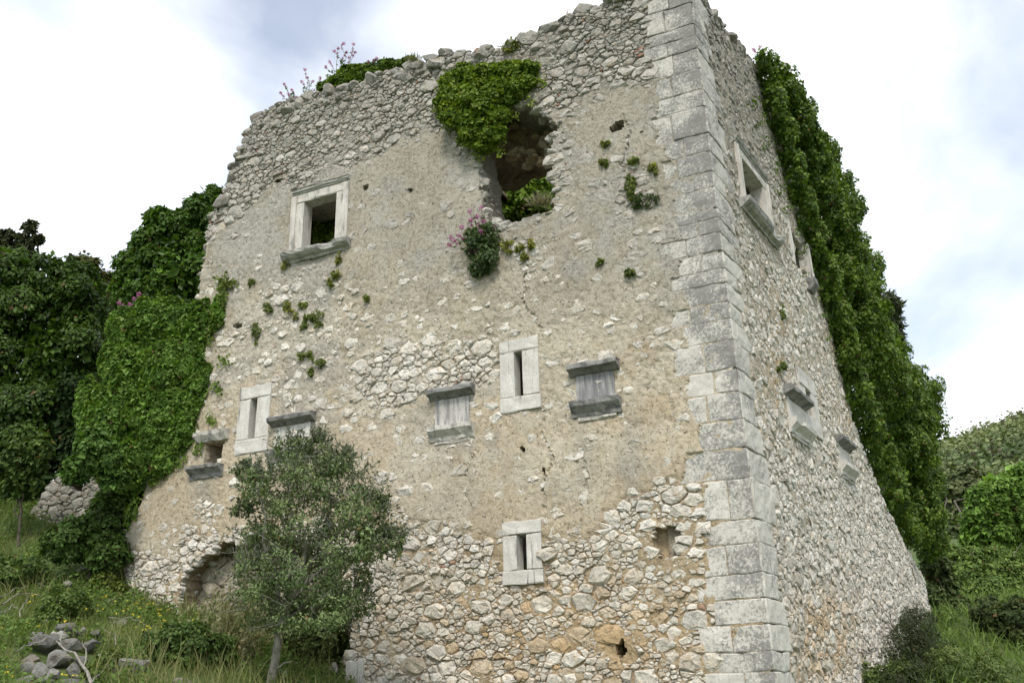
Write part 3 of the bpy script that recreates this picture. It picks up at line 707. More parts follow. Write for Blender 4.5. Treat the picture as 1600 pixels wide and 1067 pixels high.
def add_quoin(wl, wr, z0, z1, seed, tone, lich, start=0.0):
    V_, Q_, S_l = quoin_block(wl, wr, z0, z1, seed, start=start)
    c = C0+np.array([0, 0, z0]); me = np_mesh('quoin', V_-c, Q_, np.tile(np.asarray(tone), (len(V_), 1)))
    la = me.attributes.new('lichen', 'FLOAT', 'POINT')
    lv = lich + np.where(S_l < 0, 0.15*np.exp(S_l/0.32)-0.03, (-0.05 if z0 > 7 else -0.12)*np.ones(len(S_l)))
    la.data.foreach_set('value', lv.astype(np.float32))
    link('quoin', me, M_QUOIN, tower, (0, 0, z0))
for k in range(len(YJ)-1):
    z1, z0 = zj[k], zj[k+1]; xm = XL[k]; ym = (YJ[k]+YJ[k+1])/2
    wl = WLQ[k]; wr = WRQ[k]
    up = 1-k/34.0; t = qr.uniform(0, 1)
    tone = np.array(mixc((0.63, 0.61, 0.56), (0.52, 0.51, 0.475), np.array(np.clip(0.75*up+0.25*t, 0, 1))))*qr.uniform(0.92, 1.06)
    lich = qr.uniform(-0.02, 0.055) + 0.05*up
    if qr.random() < 0.62 and wl > 0.62:
        j = wl*qr.uniform(0.42, 0.62); add_quoin(j-0.004, wr, z0, z1, 100+k, tone, lich)
        add_quoin(wl, 0, z0+0.004*qr.normal(), z1+0.004*qr.normal(), 200+k, np.clip(tone*qr.uniform(1.0, 1.12), 0, 0.66), lich-0.05, start=j+0.006)
    else: add_quoin(wl, wr, z0, z1, 100+k, tone, lich)
# backing behind the cornerstones so no light leaks through the joints
bb = np.array([C0+FR.d*a+SD.d*b+(FR.n+SD.n)*-0.10 for a, b in ((0, 0), (1.0, 0), (1.0, 0.9), (0, 0.9))])
bz0, bz1 = 0.4, zj[1]
vv = np.vstack([bb+[0, 0, bz0], bb+[0, 0, bz1]]); qq = [[0, 1, 5, 4], [1, 2, 6, 5], [2, 3, 7, 6], [3, 0, 4, 7], [4, 5, 6, 7]]
link('corner_core', np_mesh('corner_core', tl(vv), [qq], np.tile((0.36, 0.32, 0.25), (8, 1))), M_PLASTER, tower)

# ------------------------------------------------------------------ dressed openings
def prism(face, prof, u0, u1, jit=0.004, ends=(0, 0), nseg=6, seed=0, chip=None):
    """moulding: profile of (h, z) points swept along u; ends give a taper of the returns"""
    rg = np.random.default_rng(seed); prof = np.array(prof); us = np.linspace(u0, u1, nseg+1); k = len(prof)
    V_ = []
    for i, u in enumerate(us):
        h = prof[:, 0].copy(); z = prof[:, 1].copy()
        if chip is not None and chip[0] <= u <= chip[1]: h = np.minimum(h, chip[2]+0.02*rg.random(k))
        V_.append(face.p3(u+rg.normal(0, jit, k)*0.4, z+rg.normal(0, jit, k), h+rg.normal(0, jit, k)))
    V_ = np.vstack(V_); a = np.arange(k); b = (a+1) % k
    Qs = [np.stack([i*k+a, i*k+b, (i+1)*k+b, (i+1)*k+a], 1) for i in range(nseg)]
    n0 = len(V_); V_ = np.vstack([V_, V_[:k].mean(0), V_[-k:].mean(0)])
    T = np.vstack([np.stack([a, b, np.full(k, n0)], 1), np.stack([nseg*k+a, nseg*k+b, np.full(k, n0+1)], 1)])
    return V_, [np.vstack(Qs), T]
def box(face, u0, u1, z0, z1, h0, h1, bev=0.012, seed=0, nseg=4, jit=0.004):
    return prism(face, [(h0, z0), (h1-bev, z0), (h1, z0+bev), (h1, (z0+z1)/2), (h1, z1-bev), (h1-bev, z1), (h0, z1)], u0, u1, jit, nseg=nseg, seed=seed)
def part(name, vq, mat, parent): return link(name, np_mesh(name, tl(vq[0]), vq[1]), mat, parent)
def part_empty(name, parent):
    o = bpy.data.objects.new(name, None); COL.objects.link(o); o.parent = parent; return o
def slit(face, fr, op, seed, name='arrow_slit', mat=None):
    mat = mat or M_FRAME; e = part_empty(name, tower); a, b, c, d = fr; p, q_, r, s = op; h = 0.035
    part('lintel', box(face, a, b, s, d, -0.3, h, seed=seed), mat, e); part('sill', box(face, a-0.01, b+0.01, c, r-0.004, -0.3, h+0.008, seed=seed+1), mat, e)
    for (x0, x1, sd_) in ((a, p, 2), (q_, b, 3)):
        part('jamb', box(face, x0+0.006, x1-0.0, r+0.002, s-0.004, -0.17, h-0.004, seed=seed+sd_), mat, e)
    return e
for k in range(3): slit(FR, SLITS[k], SLIT_OPEN[k], 300+10*k)
slit(SD, (SSLIT[0]-0.30, SSLIT[1]+0.30, SSLIT[2]-0.28, SSLIT[3]+0.28), SSLIT, 350)
def window(face, a, b, c, d, fw, seed, chip=None, sillmat=None):
    e = part_empty('window', tower)
    for (x0, x1, sg) in ((a-fw, a, 1), (b, b+fw, -1)):       # jamb: flat fillet and raised outer fascia
        part('jamb', box(face, x0 if sg > 0 else x0, x1, c, d, -0.20, 0.03, seed=seed+1), M_FRAME_W, e)
        ox0, ox1 = (x0-0.05, x0+0.05) if sg > 0 else (x1-0.05, x1+0.05)
        part('jamb_moulding', box(face, ox0, ox1, c+0.002, d+0.15, -0.2, 0.055, seed=seed+2), M_FRAME_W, e)
    part('lintel', box(face, a-fw+0.051, b+fw-0.051, d+0.002, d+0.165, -0.20, 0.034, seed=seed+3), M_FRAME_W, e)
    z = d+0.17; part('cornice', prism(face, [(-0.2, z), (0.04, z), (0.05, z+0.03), (0.07, z+0.04), (0.075, z+0.07), (0.085, z+0.085), (0.02, z+0.105), (-0.2, z+0.12)], a-fw-0.05, b+fw+0.05, seed=seed+4), M_SILL, e)
    z = c-0.17; part('sill', prism(face, [(-0.4, z), (0.035, z), (0.05, z+0.03), (0.11, z+0.055), (0.155, z+0.10), (0.165, z+0.125), (0.17, z+0.16), (-0.4, z+0.168)], a-fw-0.13, b+fw+0.13, seed=seed+5, nseg=16, chip=chip), sillmat or M_SILL, e)
    return e
window(FR, w0, w1, wz0, wz1, 0.20, 400, chip=(w0-0.05, w0+0.25, 0.10))
window(SD, SW[0], SW[1], SW[2], SW[3], 0.20, 420, chip=(SW[0]+0.9, SW[0]+1.15, 0.10))
# second window of the side wall, half under the ivy: near jamb and bracket-like sill
e = part_empty('window', tower); a, b, c, d = SW2
part('jamb', box(SD, a-0.02, a+0.10, c, d+0.1, -0.35, 0.03, seed=430), M_FRAME, e); part('jamb', box(SD, b-0.05, b+0.07, c, d, -0.1, 0.10, seed=431), M_FRAME, e)
part('sill', prism(SD, [(-0.3, c-0.22), (0.06, c-0.22), (0.16, c-0.12), (0.15, c-0.06), (0.15, c), (-0.3, c)], b-0.22, b+0.02, seed=432), M_SLAB, e)
def port(face, ul, ur, ll, lr, seed, panel_mat, hood=True, panel=True, sill_mat=None):
    """walled-up gun port: hood slab, stained panel, bracket sill.  corners: hood outer ends, sill outer ends"""
    A, B, Cc, D = [face.hit(*p) for p in (ul, ur, ll, lr)]
    u0, u1 = min(A[0], B[0]), max(A[0], B[0]); zt = (A[1]+B[1])/2; zb = (Cc[1]+D[1])/2
    e = part_empty('gun_port', tower); i0, i1 = u0+0.085, u1-0.085
    part('hood', prism(face, [(-0.2, zt-0.13), (0.03, zt-0.13), (0.09, zt-0.09), (0.165, zt-0.062), (0.17, zt-0.012), (0.15, zt+0.01), (-0.2, zt+0.03)], u0, u1, 0.006, seed=seed, nseg=7), M_SLAB, e)
    if panel: part('panel', box(face, i0, i1, zb+0.20, zt-0.135, -0.2, 0.035, seed=seed+1), panel_mat, e)
    part('sill', prism(face, [(-0.2, zb), (0.045, zb), (0.06, zb+0.05), (0.14, zb+0.135), (0.15, zb+0.20), (-0.2, zb+0.215)], u0+0.01, u1-0.01, 0.006, seed=seed+2, nseg=8, chip=(i0, i0+0.28, 0.12)), sill_mat or M_SLAB, e)
    part('sill_block', box(face, i0, i1, zb-0.055, zb-0.003, -0.2, 0.04, seed=seed+3), M_FRAME_W, e)
    return e
port(FR, (891, 576), (968, 563), (893, 656), (970, 643), 500, M_PANEL)
port(FR, (674, 614), (743, 603), (673, 692), (738, 683), 510, M_PANEL2, sill_mat=M_FRAME_W)
port(FR, (427, 656), (495, 646), (424, 724), (488, 716), 520, M_FRAME)
e = part_empty('gun_port', tower); a, b, c, d = PORTOPEN
part('hood', prism(FR, [(-0.3, d), (0.06, d), (0.13, d+0.10), (0.14, d+0.16), (-0.3, d+0.19)], a-0.10, b+0.16, 0.008, seed=531, nseg=8), M_FRAME_W, e)
part('sill', prism(FR, [(-0.3, c-0.20), (0.05, c-0.2), (0.07, c-0.13), (0.16, c-0.05), (0.17, c-0.003), (-0.3, c-0.001)], a-0.06, b+0.24, 0.007, seed=533, nseg=8), M_SLAB, e)
port(SD, (1221, 602), (1255, 632), (1235, 675), (1262, 697), 540, M_FRAME, sill_mat=M_FRAME)
port(SD, (1303, 688), (1322, 690), (1312, 740), (1330, 752), 560, M_FRAME, sill_mat=M_FRAME)

part('dressed_block', box(FR, b0_, b1_+0.02, 1.15, FR.hit(556, 1032)[1], -0.35, 0.05, seed=590), M_FRAME, tower)

# ------------------------------------------------------------------ inside of the shell
def slab_mesh(quad, thick):
    q_ = np.array(quad); n = np.cross(q_[1]-q_[0], q_[3]-q_[0]); n /= np.linalg.norm(n)
    v = np.vstack([q_, q_-n*thick]); return v, [[[0, 1, 2, 3], [7, 6, 5, 4], [0, 4, 5, 1], [1, 5, 6, 2], [2, 6, 7, 3], [3, 7, 4, 0]]]
A_ = FR.p3(9.0, 0.5, -0.9); B_ = SD.p3(10.4, 0.5, -0.9); Cx = A_ + SD.d*8.3
def wallq(p, q_, z1, z2): return [p+[0, 0, 0], q_+[0, 0, 0], np.append(q_[:2], z2), np.append(p[:2], z1)]
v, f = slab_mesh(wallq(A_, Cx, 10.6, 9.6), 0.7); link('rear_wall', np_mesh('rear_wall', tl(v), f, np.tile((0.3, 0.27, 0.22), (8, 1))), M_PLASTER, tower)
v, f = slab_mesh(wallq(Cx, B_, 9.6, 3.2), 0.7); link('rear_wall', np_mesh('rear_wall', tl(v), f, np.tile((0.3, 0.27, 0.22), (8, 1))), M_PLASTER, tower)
# remains of the upper vault, extended as an added ceiling to darken the interior
vb = []
uA, uB = 0.9, 8.6
UU, TT = np.meshgrid(np.linspace(uA, uB, 90), np.linspace(0, 1, 36), indexing='ij')
hh_ = -0.84-np.where(UU < 4.8, 2.5, 4.8)*TT; zz_ = 10.98+0.12*np.sin(TT*math.pi)+0.10*fbm(UU*3, TT*9, seed=91)
# the vault springs from the wall at 10.25 m and rises inward
PV = FR.p3(UU, zz_, hh_+0.1*fbm(UU*3+9, TT*9, seed=92)); n, m = UU.shape; ID = np.arange(n*m).reshape(n, m)
QV = np.stack([ID[:-1, :-1], ID[1:, :-1], ID[1:, 1:], ID[:-1, 1:]], -1).reshape(-1, 4)
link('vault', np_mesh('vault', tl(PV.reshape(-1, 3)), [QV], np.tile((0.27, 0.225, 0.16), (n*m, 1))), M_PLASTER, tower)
P1 = FR.p3(9.0, 7.9, -0.88); P4 = FR.p3(1.0, 7.9, -0.88); P3 = FR.p3(3.0, 7.9, -0.88)+SD.d*6.5
v, f = slab_mesh([P1, P1+SD.d*7.4, P3, P4], 0.35); link('shade_slab', np_mesh('shade_slab', tl(v), f, np.tile((0.28, 0.24, 0.18), (8, 1))), M_PLASTER, tower)  # added slab, shuts out the sky so the slits look dark
# cross wall seen through the breach, with its ragged arch of rubble
for k in range(110):
    px_, py_ = rk.uniform(786, 872), rk.uniform(176, 262); hh0 = -0.55-0.5*rk.random()-0.003*(872-px_)
    u_, z_ = FR.hit(px_, py_, hh0); p = FR.p3(u_, z_, hh0); sz = rk.uniform(0.055, 0.12)
    v, f = rock((sz*1.2, sz, sz*0.8), int(rk.integers(1e6)), ICO1, 6); c = mixc((0.42, 0.33, 0.22), (0.60, 0.55, 0.46), rk.random())
    link('vault_stone', np_mesh('vault_stone', v, [f], np.tile(c, (len(v), 1))), M_STONE, tower, tuple(p-C0))
# rubble core laid bare inside the low breach
def c_keep(u, z): return (u > 5.4) & (u < 9.3) & (z > 0.5) & (z < 5.0)
CB = Face(C0-FR.n*0.38, AL, -1)
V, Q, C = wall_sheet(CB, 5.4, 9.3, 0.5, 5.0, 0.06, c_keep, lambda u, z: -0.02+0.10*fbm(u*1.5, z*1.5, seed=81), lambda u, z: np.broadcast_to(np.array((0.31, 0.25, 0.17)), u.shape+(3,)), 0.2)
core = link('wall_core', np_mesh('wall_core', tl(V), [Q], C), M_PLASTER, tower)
pc = pack(5.45, 9.25, 0.7, 4.9, c_keep, lambda u, z: np.ones(len(u)), 1.25, LEV[:-1], np.random.default_rng(31))
sc_ = stones_from(CB, pc, lambda u, z: -0.02+0.10*fbm(u*1.5, z*1.5, seed=81), lambda u, z, r: mixc((0.40, 0.36, 0.29), (0.52, 0.49, 0.43), np.random.default_rng(4).random(len(u))), lambda u, z, r: 0.02+0.10*fbm(u*1.5, z*1.5, seed=81)+0.05*np.random.default_rng(6).random(len(u)), np.random.default_rng(33))
for s in sc_: s['v'] = s['v']-C0
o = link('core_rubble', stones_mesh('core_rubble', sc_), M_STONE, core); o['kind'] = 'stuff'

# ------------------------------------------------------------------ foliage tools
LEAF_IVY = (np.array([[0, 0, 0], [-.46, .30, .10], [.46, .30, .10], [0, 1, -.06], [0, .42, 0]], float), np.array([[0, 4, 1], [0, 2, 4], [4, 3, 1], [4, 2, 3]]))
LEAF_OVAL = (np.array([[0, 0, 0], [-.31, .5, .08], [.31, .5, .08], [0, 1, -.04]], float), np.array([[0, 3, 1], [0, 2, 3]]))
LEAF_IVY2 = (np.array([[0, 0, 0], [-.46, .34, .10], [.46, .34, .10], [0, 1, -.06]], float), np.array([[0, 3, 1], [0, 2, 3]]))
LEAF_SLIM = (np.array([[0, 0, 0], [-.15, .45, .03], [.15, .45, .03], [0, 1, 0]], float), np.array([[0, 2, 1], [1, 2, 3]]))
LEAF_OLIVE = (np.array([[0, 0, 0], [-.21, .5, .04], [.21, .5, .04], [0, 1, 0]], float), np.array([[0, 2, 1], [1, 2, 3]]))
LEAF_FAR = (np.array([[0, 0, 0], [-.42, .5, .12], [.42, .5, .12], [0, 1, 0]], float), np.array([[0, 2, 1], [1, 2, 3]]))
def unit(v): return v/(np.linalg.norm(v, axis=-1, keepdims=True)+1e-9)
def leaves(P, N, T, size, col, leaf):
    """leaf blades at P, facing N, tips along T"""
    N = unit(N); T = unit(T - (T*N).sum(1, keepdims=True)*N); B = np.cross(T, N); lv, lf = leaf; k = len(lv)
    s = np.asarray(size)[:, None, None]
    V = P[:, None] + s*(lv[None, :, 0:1]*B[:, None] + lv[None, :, 1:2]*T[:, None] + lv[None, :, 2:3]*N[:, None])
    Fc = lf[None] + (np.arange(len(P))*k)[:, None, None]
    return V.reshape(-1, 3), Fc.reshape(-1, lf.shape[1]), np.repeat(col, k, 0)
def clump_points(blobs, n, rg, subs=16, subr=0.36, fill=0.30, lump=0.25, face=None):
    """points on the lobes of a crown.  blobs: (centre, radii(3))"""
    C = np.array([b[0] for b in blobs]); R = np.array([np.broadcast_to(b[1], 3) for b in blobs], float)
    ar = (R[:, 0]*R[:, 1]+R[:, 0]*R[:, 2]+R[:, 1]*R[:, 2]); w = ar/ar.sum()
    Ps, Ns, Gs, Is = [], [], [], []
    for i in range(len(blobs)):
        ni = int(n*w[i]); ns = max(5, int(subs*rg.uniform(0.8, 1.25)))
        d = unit(rg.normal(size=(ns, 3))); rad_ = 1-lump*rg.random(ns)
        sc_ = d*rad_[:, None]; hue = rg.normal(0, 1, ns)
        k = rg.integers(0, ns, ni); dd = unit(rg.normal(size=(ni, 3)) + 0.6*d[k] + [0, 0, 0.25])
        rr_ = subr*(0.45+0.6*rg.random(ni)**0.5)
        q = sc_[k] + dd*rr_[:, None]
        inner = rg.random(ni) < fill; q[inner] = unit(rg.normal(size=(int(inner.sum()), 3)))*(0.35+0.55*rg.random((int(inner.sum()), 1)))
        Ps.append(C[i]+q*R[i]); Ns.append(0.7*dd+0.5*unit(q)); Gs.append(hue[k]); Is.append(inner)
    P, N, G = np.vstack(Ps), np.vstack(Ns), np.concatenate(Gs)
    keep = np.ones(len(P), bool); CORE = np.concatenate(Is)
    for i in range(len(blobs)):
        keep &= ((((P-C[i])/R[i])**2).sum(1) > 0.30)
    return P[keep], N[keep], G[keep], CORE[keep]
def tints(c0, c1, G, rg, spread=0.18, fresh=None, fresh_p=0.06):
    t = np.clip(0.5+0.28*G+0.25*rg.normal(size=len(G)), 0, 1)
    c = mixc(c0, c1, t)*np.exp(spread*rg.normal(size=(len(G), 1)))
    m = rg.random(len(G)) < 0.012; c[m] = np.array((0.16, 0.11, 0.05))*np.exp(0.3*rg.normal(size=(int(m.sum()), 1)))
    if fresh is not None: m = rg.random(len(G)) < fresh_p; c[m] = np.asarray(fresh)*np.exp(0.2*rg.normal(size=(int(m.sum()), 1)))
    return c
def foliage(blobs, n, size, c0, c1, leaf, seed, droop=0.5, subs=16, subr=0.36, fill=0.3, lump=0.25, fresh=None, fresh_p=0.06, core=1.7, sprigs=10):
    rg = np.random.default_rng(seed); P, N, G, I = clump_points(blobs, n, rg, subs, subr, fill, lump)
    if sprigs:
        SP, SN, SG = [], [], []
        for c_, r_ in blobs:
            r_ = np.broadcast_to(r_, 3)
            for k_ in range(sprigs):
                d_ = unit(rg.normal(size=3)+[0, -0.15, 0.45]); L_ = rg.uniform(0.12, 0.42); m_ = int(rg.integers(8, 20)); tt = 0.85+L_*rg.random(m_)
                q_ = c_+d_*r_*tt[:, None]+rg.normal(0, 0.035, (m_, 3))*r_.mean()*2; SP.append(q_); SN.append(rg.normal(size=(m_, 3))+d_); SG.append(np.full(m_, rg.normal()))
        P = np.vstack([P]+SP); N = np.vstack([N]+SN); G = np.concatenate([G]+SG); I = np.concatenate([I, np.zeros(len(P)-len(I), bool)])
    N = N + 0.45*rg.normal(size=N.shape) + [0, 0, 0.35]
    T = rg.normal(size=N.shape) + np.array([0, 0, -droop*1.5])
    return leaves(P, N, T, size*np.exp(0.22*rg.normal(size=len(P)))*np.where(I, core, 1.0), tints(c0, c1, G, rg, fresh=fresh, fresh_p=fresh_p), leaf)
def join(parts):
    off, V, Fs, C = 0, [], {}, []
    for v, f, c in parts:
        for g in (f if isinstance(f, list) else [f]):
            g = np.asarray(g); Fs.setdefault(g.shape[1], []).append(g+off)
        V.append(v); C.append(c); off += len(v)
    return np.vstack(V), [np.vstack(x) for x in Fs.values()], np.vstack(C)
def tube(pts, radii, sides=6, col=(0.1, 0.09, 0.07)):
    P = np.array(pts, float); n = len(P); radii = np.broadcast_to(radii, n); V = []
    for i in range(n):
        d = unit(P[min(i+1, n-1)]-P[max(i-1, 0)]); a = np.cross(d, [0.31, 0.17, 0.93]); a = unit(a); b = np.cross(d, a)
        th = np.arange(sides)/sides*2*np.pi; V.append(P[i]+radii[i]*(np.cos(th)[:, None]*a+np.sin(th)[:, None]*b))
    V = np.vstack(V); a = np.arange(sides); b = (a+1) % sides
    Q = np.vstack([np.stack([i*sides+a, i*sides+b, (i+1)*sides+b, (i+1)*sides+a], 1) for i in range(n-1)])
    return V, Q, np.tile(col, (len(V), 1))
def wiggle(a, b, n, amp, rg, sag=0.0):
    t = np.linspace(0, 1, n)[:, None]; P = np.array(a)*(1-t)+np.array(b)*t; w = rg.normal(0, amp, (n, 3)); w[0] = 0; w[-1] *= 0.3
    P = P + w; P[:, 2] -= sag*np.sin(t[:, 0]*math.pi); return P
def put(name, data, mat, parent, base): 
    v, f, c = data; return link(name, np_mesh(name, np.asarray(v)-base, f if isinstance(f, list) else [f], c), mat, parent)
def pxblobs(lst, depth_k=0.8):
    """(px, py, rx, ry, distance): lobes where they stand, with real depth"""
    out = []
    for x, y, rx, ry, d in lst:
        out.append((at(x, y, d), np.array([rx*d/F, depth_k*0.5*(rx+ry)*d/F, ry*d/F])))
    return out
def limbs(base, blobs, r0, rg, n=7, mid=None):
    """trunk that forks towards the lobes of the crown"""
    cs = np.array([b[0] for b in blobs]); top = cs.mean(0); fork = np.array(base)*0.45+top*0.55 if mid is None else np.array(mid)
    tr = wiggle(base, fork, 7, r0*0.5, rg); parts = [tube(tr, np.linspace(r0, r0*0.7, 7), 8)]
    for c in cs[:n]:
        p = wiggle(tr[rg.integers(3, 7)], c, 6, np.linalg.norm(c-fork)*0.05+0.01, rg); parts.append(tube(p, np.linspace(r0*0.5, r0*0.1, 6), 6))
    return join(parts)
def plant(name, label, cat, blobs, n, size, c0, c1, leaf, seed, mat, base=None, r0=None, trunk='trunk', crown='crown', bark=None, group=None, **kw):
    b = base if base is not None else np.array([blobs[0][0][0], blobs[0][0][1], gz(blobs[0][0][0], blobs[0][0][1])])
    b = np.asarray(b, float); t = thing(name, label, cat, tuple(b), group)
    put(crown, foliage(blobs, n, size, c0, c1, leaf, seed, **kw), mat, t, b)
    if r0: put(trunk, limbs(b-[0, 0, 0.15], blobs, r0, np.random.default_rng(seed+1)), bark or M_BARK, t, b)
    return t
def gbase(x, y): return np.array([x, y, gz(x, y)])

# ------------------------------------------------------------------ trees and shrubs left of the tower
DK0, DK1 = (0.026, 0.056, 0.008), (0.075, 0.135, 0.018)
bl = pxblobs([(45, 500, 75, 70, 21), (110, 470, 55, 55, 21), (20, 580, 80, 80, 20.5), (105, 560, 75, 70, 20.5), (140, 615, 50, 50, 20.5), (60, 660, 95, 80, 20), (140, 680, 60, 60, 20), (10, 430, 45, 40, 21), (75, 430, 45, 35, 21), (-60, 520, 90, 110, 21), (-50, 680, 90, 90, 20)])
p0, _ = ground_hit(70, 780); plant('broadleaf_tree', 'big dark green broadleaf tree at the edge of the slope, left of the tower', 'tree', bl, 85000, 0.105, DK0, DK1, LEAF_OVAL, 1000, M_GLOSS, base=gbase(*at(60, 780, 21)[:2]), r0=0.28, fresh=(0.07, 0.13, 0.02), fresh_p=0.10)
bl = pxblobs([(5, 400, 22, 26, 25), (25, 415, 26, 22, 25), (45, 380, 14, 9, 25), (46, 356, 10, 8, 25), (33, 372, 8, 5, 25), (60, 372, 7, 4, 25), (10, 370, 12, 12, 25), (40, 395, 16, 10, 25), (-30, 400, 30, 40, 25)])
plant('oak_tree', 'thin grey green treetop rising against the sky at the far left edge', 'tree', bl, 5200, 0.12, (0.035, 0.05, 0.022), (0.075, 0.09, 0.04), LEAF_OVAL, 1010, M_MATT, base=gbase(*at(20, 700, 25)[:2]), r0=0.18, subs=8, fill=0.15)
bl = pxblobs([(135, 425, 32, 24, 23), (120, 450, 34, 28, 23), (155, 455, 28, 30, 23), (175, 470, 16, 24, 23), (100, 430, 22, 16, 23), (150, 500, 26, 14, 23), (188, 520, 16, 22, 23), (160, 545, 30, 14, 23), (128, 415, 18, 12, 23)])
plant('young_oak_tree', 'yellowish green small tree with bare twigs showing sky through its crown', 'tree', bl, 8000, 0.115, (0.035, 0.055, 0.014), (0.10, 0.105, 0.028), LEAF_OVAL, 1020, M_MATT, base=gbase(*at(180, 700, 23)[:2]), r0=0.14, subs=10, fill=0.15)
bl = pxblobs([(265, 385, 62, 55, 20.5), (230, 415, 42, 45, 20.5), (310, 340, 36, 36, 20.5), (335, 312, 22, 22, 20.5), (290, 430, 55, 55, 20), (235, 465, 52, 38, 20), (200, 445, 22, 24, 20), (300, 500, 60, 40, 20), (345, 380, 40, 60, 20.5), (255, 345, 28, 16, 20.5), (222, 545, 24, 30, 19.5), (230, 600, 50, 60, 19), (230, 690, 50, 60, 18.5), (215, 760, 40, 40, 18)])
plant('ivy_clad_tree', 'rounded ivy smothered tree with large shining leaves leaning over the tower wall', 'tree', bl, 70000, 0.105, (0.036, 0.080, 0.010), (0.100, 0.185, 0.024), LEAF_OVAL, 1030, M_GLOSS, base=gbase(*at(265, 700, 20)[:2]), r0=0.25, droop=0.9, subs=22, subr=0.30, fresh=(0.09, 0.17, 0.03), fresh_p=0.12)
# dark undergrowth beneath the trees
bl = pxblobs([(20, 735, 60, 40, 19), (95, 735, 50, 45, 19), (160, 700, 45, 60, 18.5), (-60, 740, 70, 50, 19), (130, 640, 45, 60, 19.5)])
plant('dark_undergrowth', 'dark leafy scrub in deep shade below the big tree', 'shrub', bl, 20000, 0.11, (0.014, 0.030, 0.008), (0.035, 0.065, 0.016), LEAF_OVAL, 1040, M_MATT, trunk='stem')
bl = pxblobs([(28, 705, 26, 18, 17), (12, 730, 24, 22, 17), (45, 725, 22, 18, 17), (65, 700, 12, 22, 17), (30, 755, 30, 18, 17)])
plant('sapling', 'pale green young sapling in front of the shaded scrub', 'shrub', bl, 2600, 0.11, (0.05, 0.09, 0.02), (0.13, 0.19, 0.05), LEAF_OVAL, 1050, M_LEAF, base=gbase(*at(40, 800, 17)[:2]), r0=0.03, trunk='stem', subs=9, fill=0.15)
bl = pxblobs([(150, 690, 26, 20, 14.3), (130, 722, 24, 12, 14.2), (162, 715, 24, 22, 14.3), (118, 742, 18, 9, 14.2), (175, 745, 22, 16, 14.3), (140, 705, 14, 10, 14.2)])
plant('elder_bush', 'bright green elder bush with feathery leaves beside the ivy', 'bush', bl, 7000, 0.08, (0.055, 0.11, 0.022), (0.14, 0.24, 0.06), LEAF_SLIM if False else LEAF_OVAL, 1060, M_LEAF, base=gbase(*at(165, 830, 14.3)[:2]), r0=None, trunk='stem', subs=11, fill=0.2, droop=0.8)
bl = pxblobs([(135, 835, 50, 34, 14.6), (165, 800, 26, 34, 14.9), (100, 850, 34, 24, 14.4), (165, 865, 32, 26, 14.4), (175, 770, 16, 22, 15), (205, 775, 22, 34, 15.6), (190, 810, 14, 30, 15.2)])
plant('bramble_bush', 'dense green bramble bush at the foot of the tower corner', 'bush', bl, 14000, 0.065, (0.040, 0.065, 0.013), (0.085, 0.155, 0.034), LEAF_OVAL, 1070, M_LEAF, base=gbase(*at(140, 870, 14.6)[:2]), r0=0.025, trunk='stem')
# ivy over the ruined lower-left edge of the front wall
rgi = np.random.default_rng(1080)
IVY_L = [(205, 490), (240, 470), (300, 466), (322, 472), (352, 462), (350, 512), (357, 530), (345, 560), (335, 600), (325, 650), (318, 680), (296, 705), (270, 738), (235, 760), (205, 775), (165, 770), (150, 720), (165, 640), (185, 560)]
bl = []
for x, y, rx, ry, h in [(318, 505, 30, 34, .15), (345, 490, 10, 26, .08), (265, 505, 48, 34, .5), (225, 520, 30, 32, .8), (285, 570, 52, 50, .35), (225, 585, 44, 50, .75), (315, 600, 20, 50, .12), (265, 650, 52, 50, .4), (205, 660, 42, 52, .8), (295, 670, 24, 36, .15), (235, 715, 44, 38, .4), (190, 720, 34, 40, .7), (172, 640, 18, 40, .9), (210, 752, 32, 22, .3), (265, 718, 24, 24, .12)]:
    h *= 0.55; u, z = FR.hit(x, y); c = FR.p3(u, z, h); d_ = (c-CAM)@FWD; bl.append((c, np.array([rx*0.94*d_/F, 0.10+0.2*min(rx, 40)*d_/F*0.5, ry*d_/F])))
t = plant('ivy', 'thick bright green ivy hanging over the broken lower edge of the front wall', 'ivy', bl, 90000, 0.050, (0.080, 0.158, 0.026), (0.185, 0.300, 0.060), LEAF_IVY2, 1080, M_LEAF, base=gbase(*FR.p3(9.9, 0, 0.3)[:2]), r0=None, crown='foliage', trunk='stem', droop=1.0, subs=26, subr=0.26, fresh=(0.19, 0.28, 0.07), fresh_p=0.10)
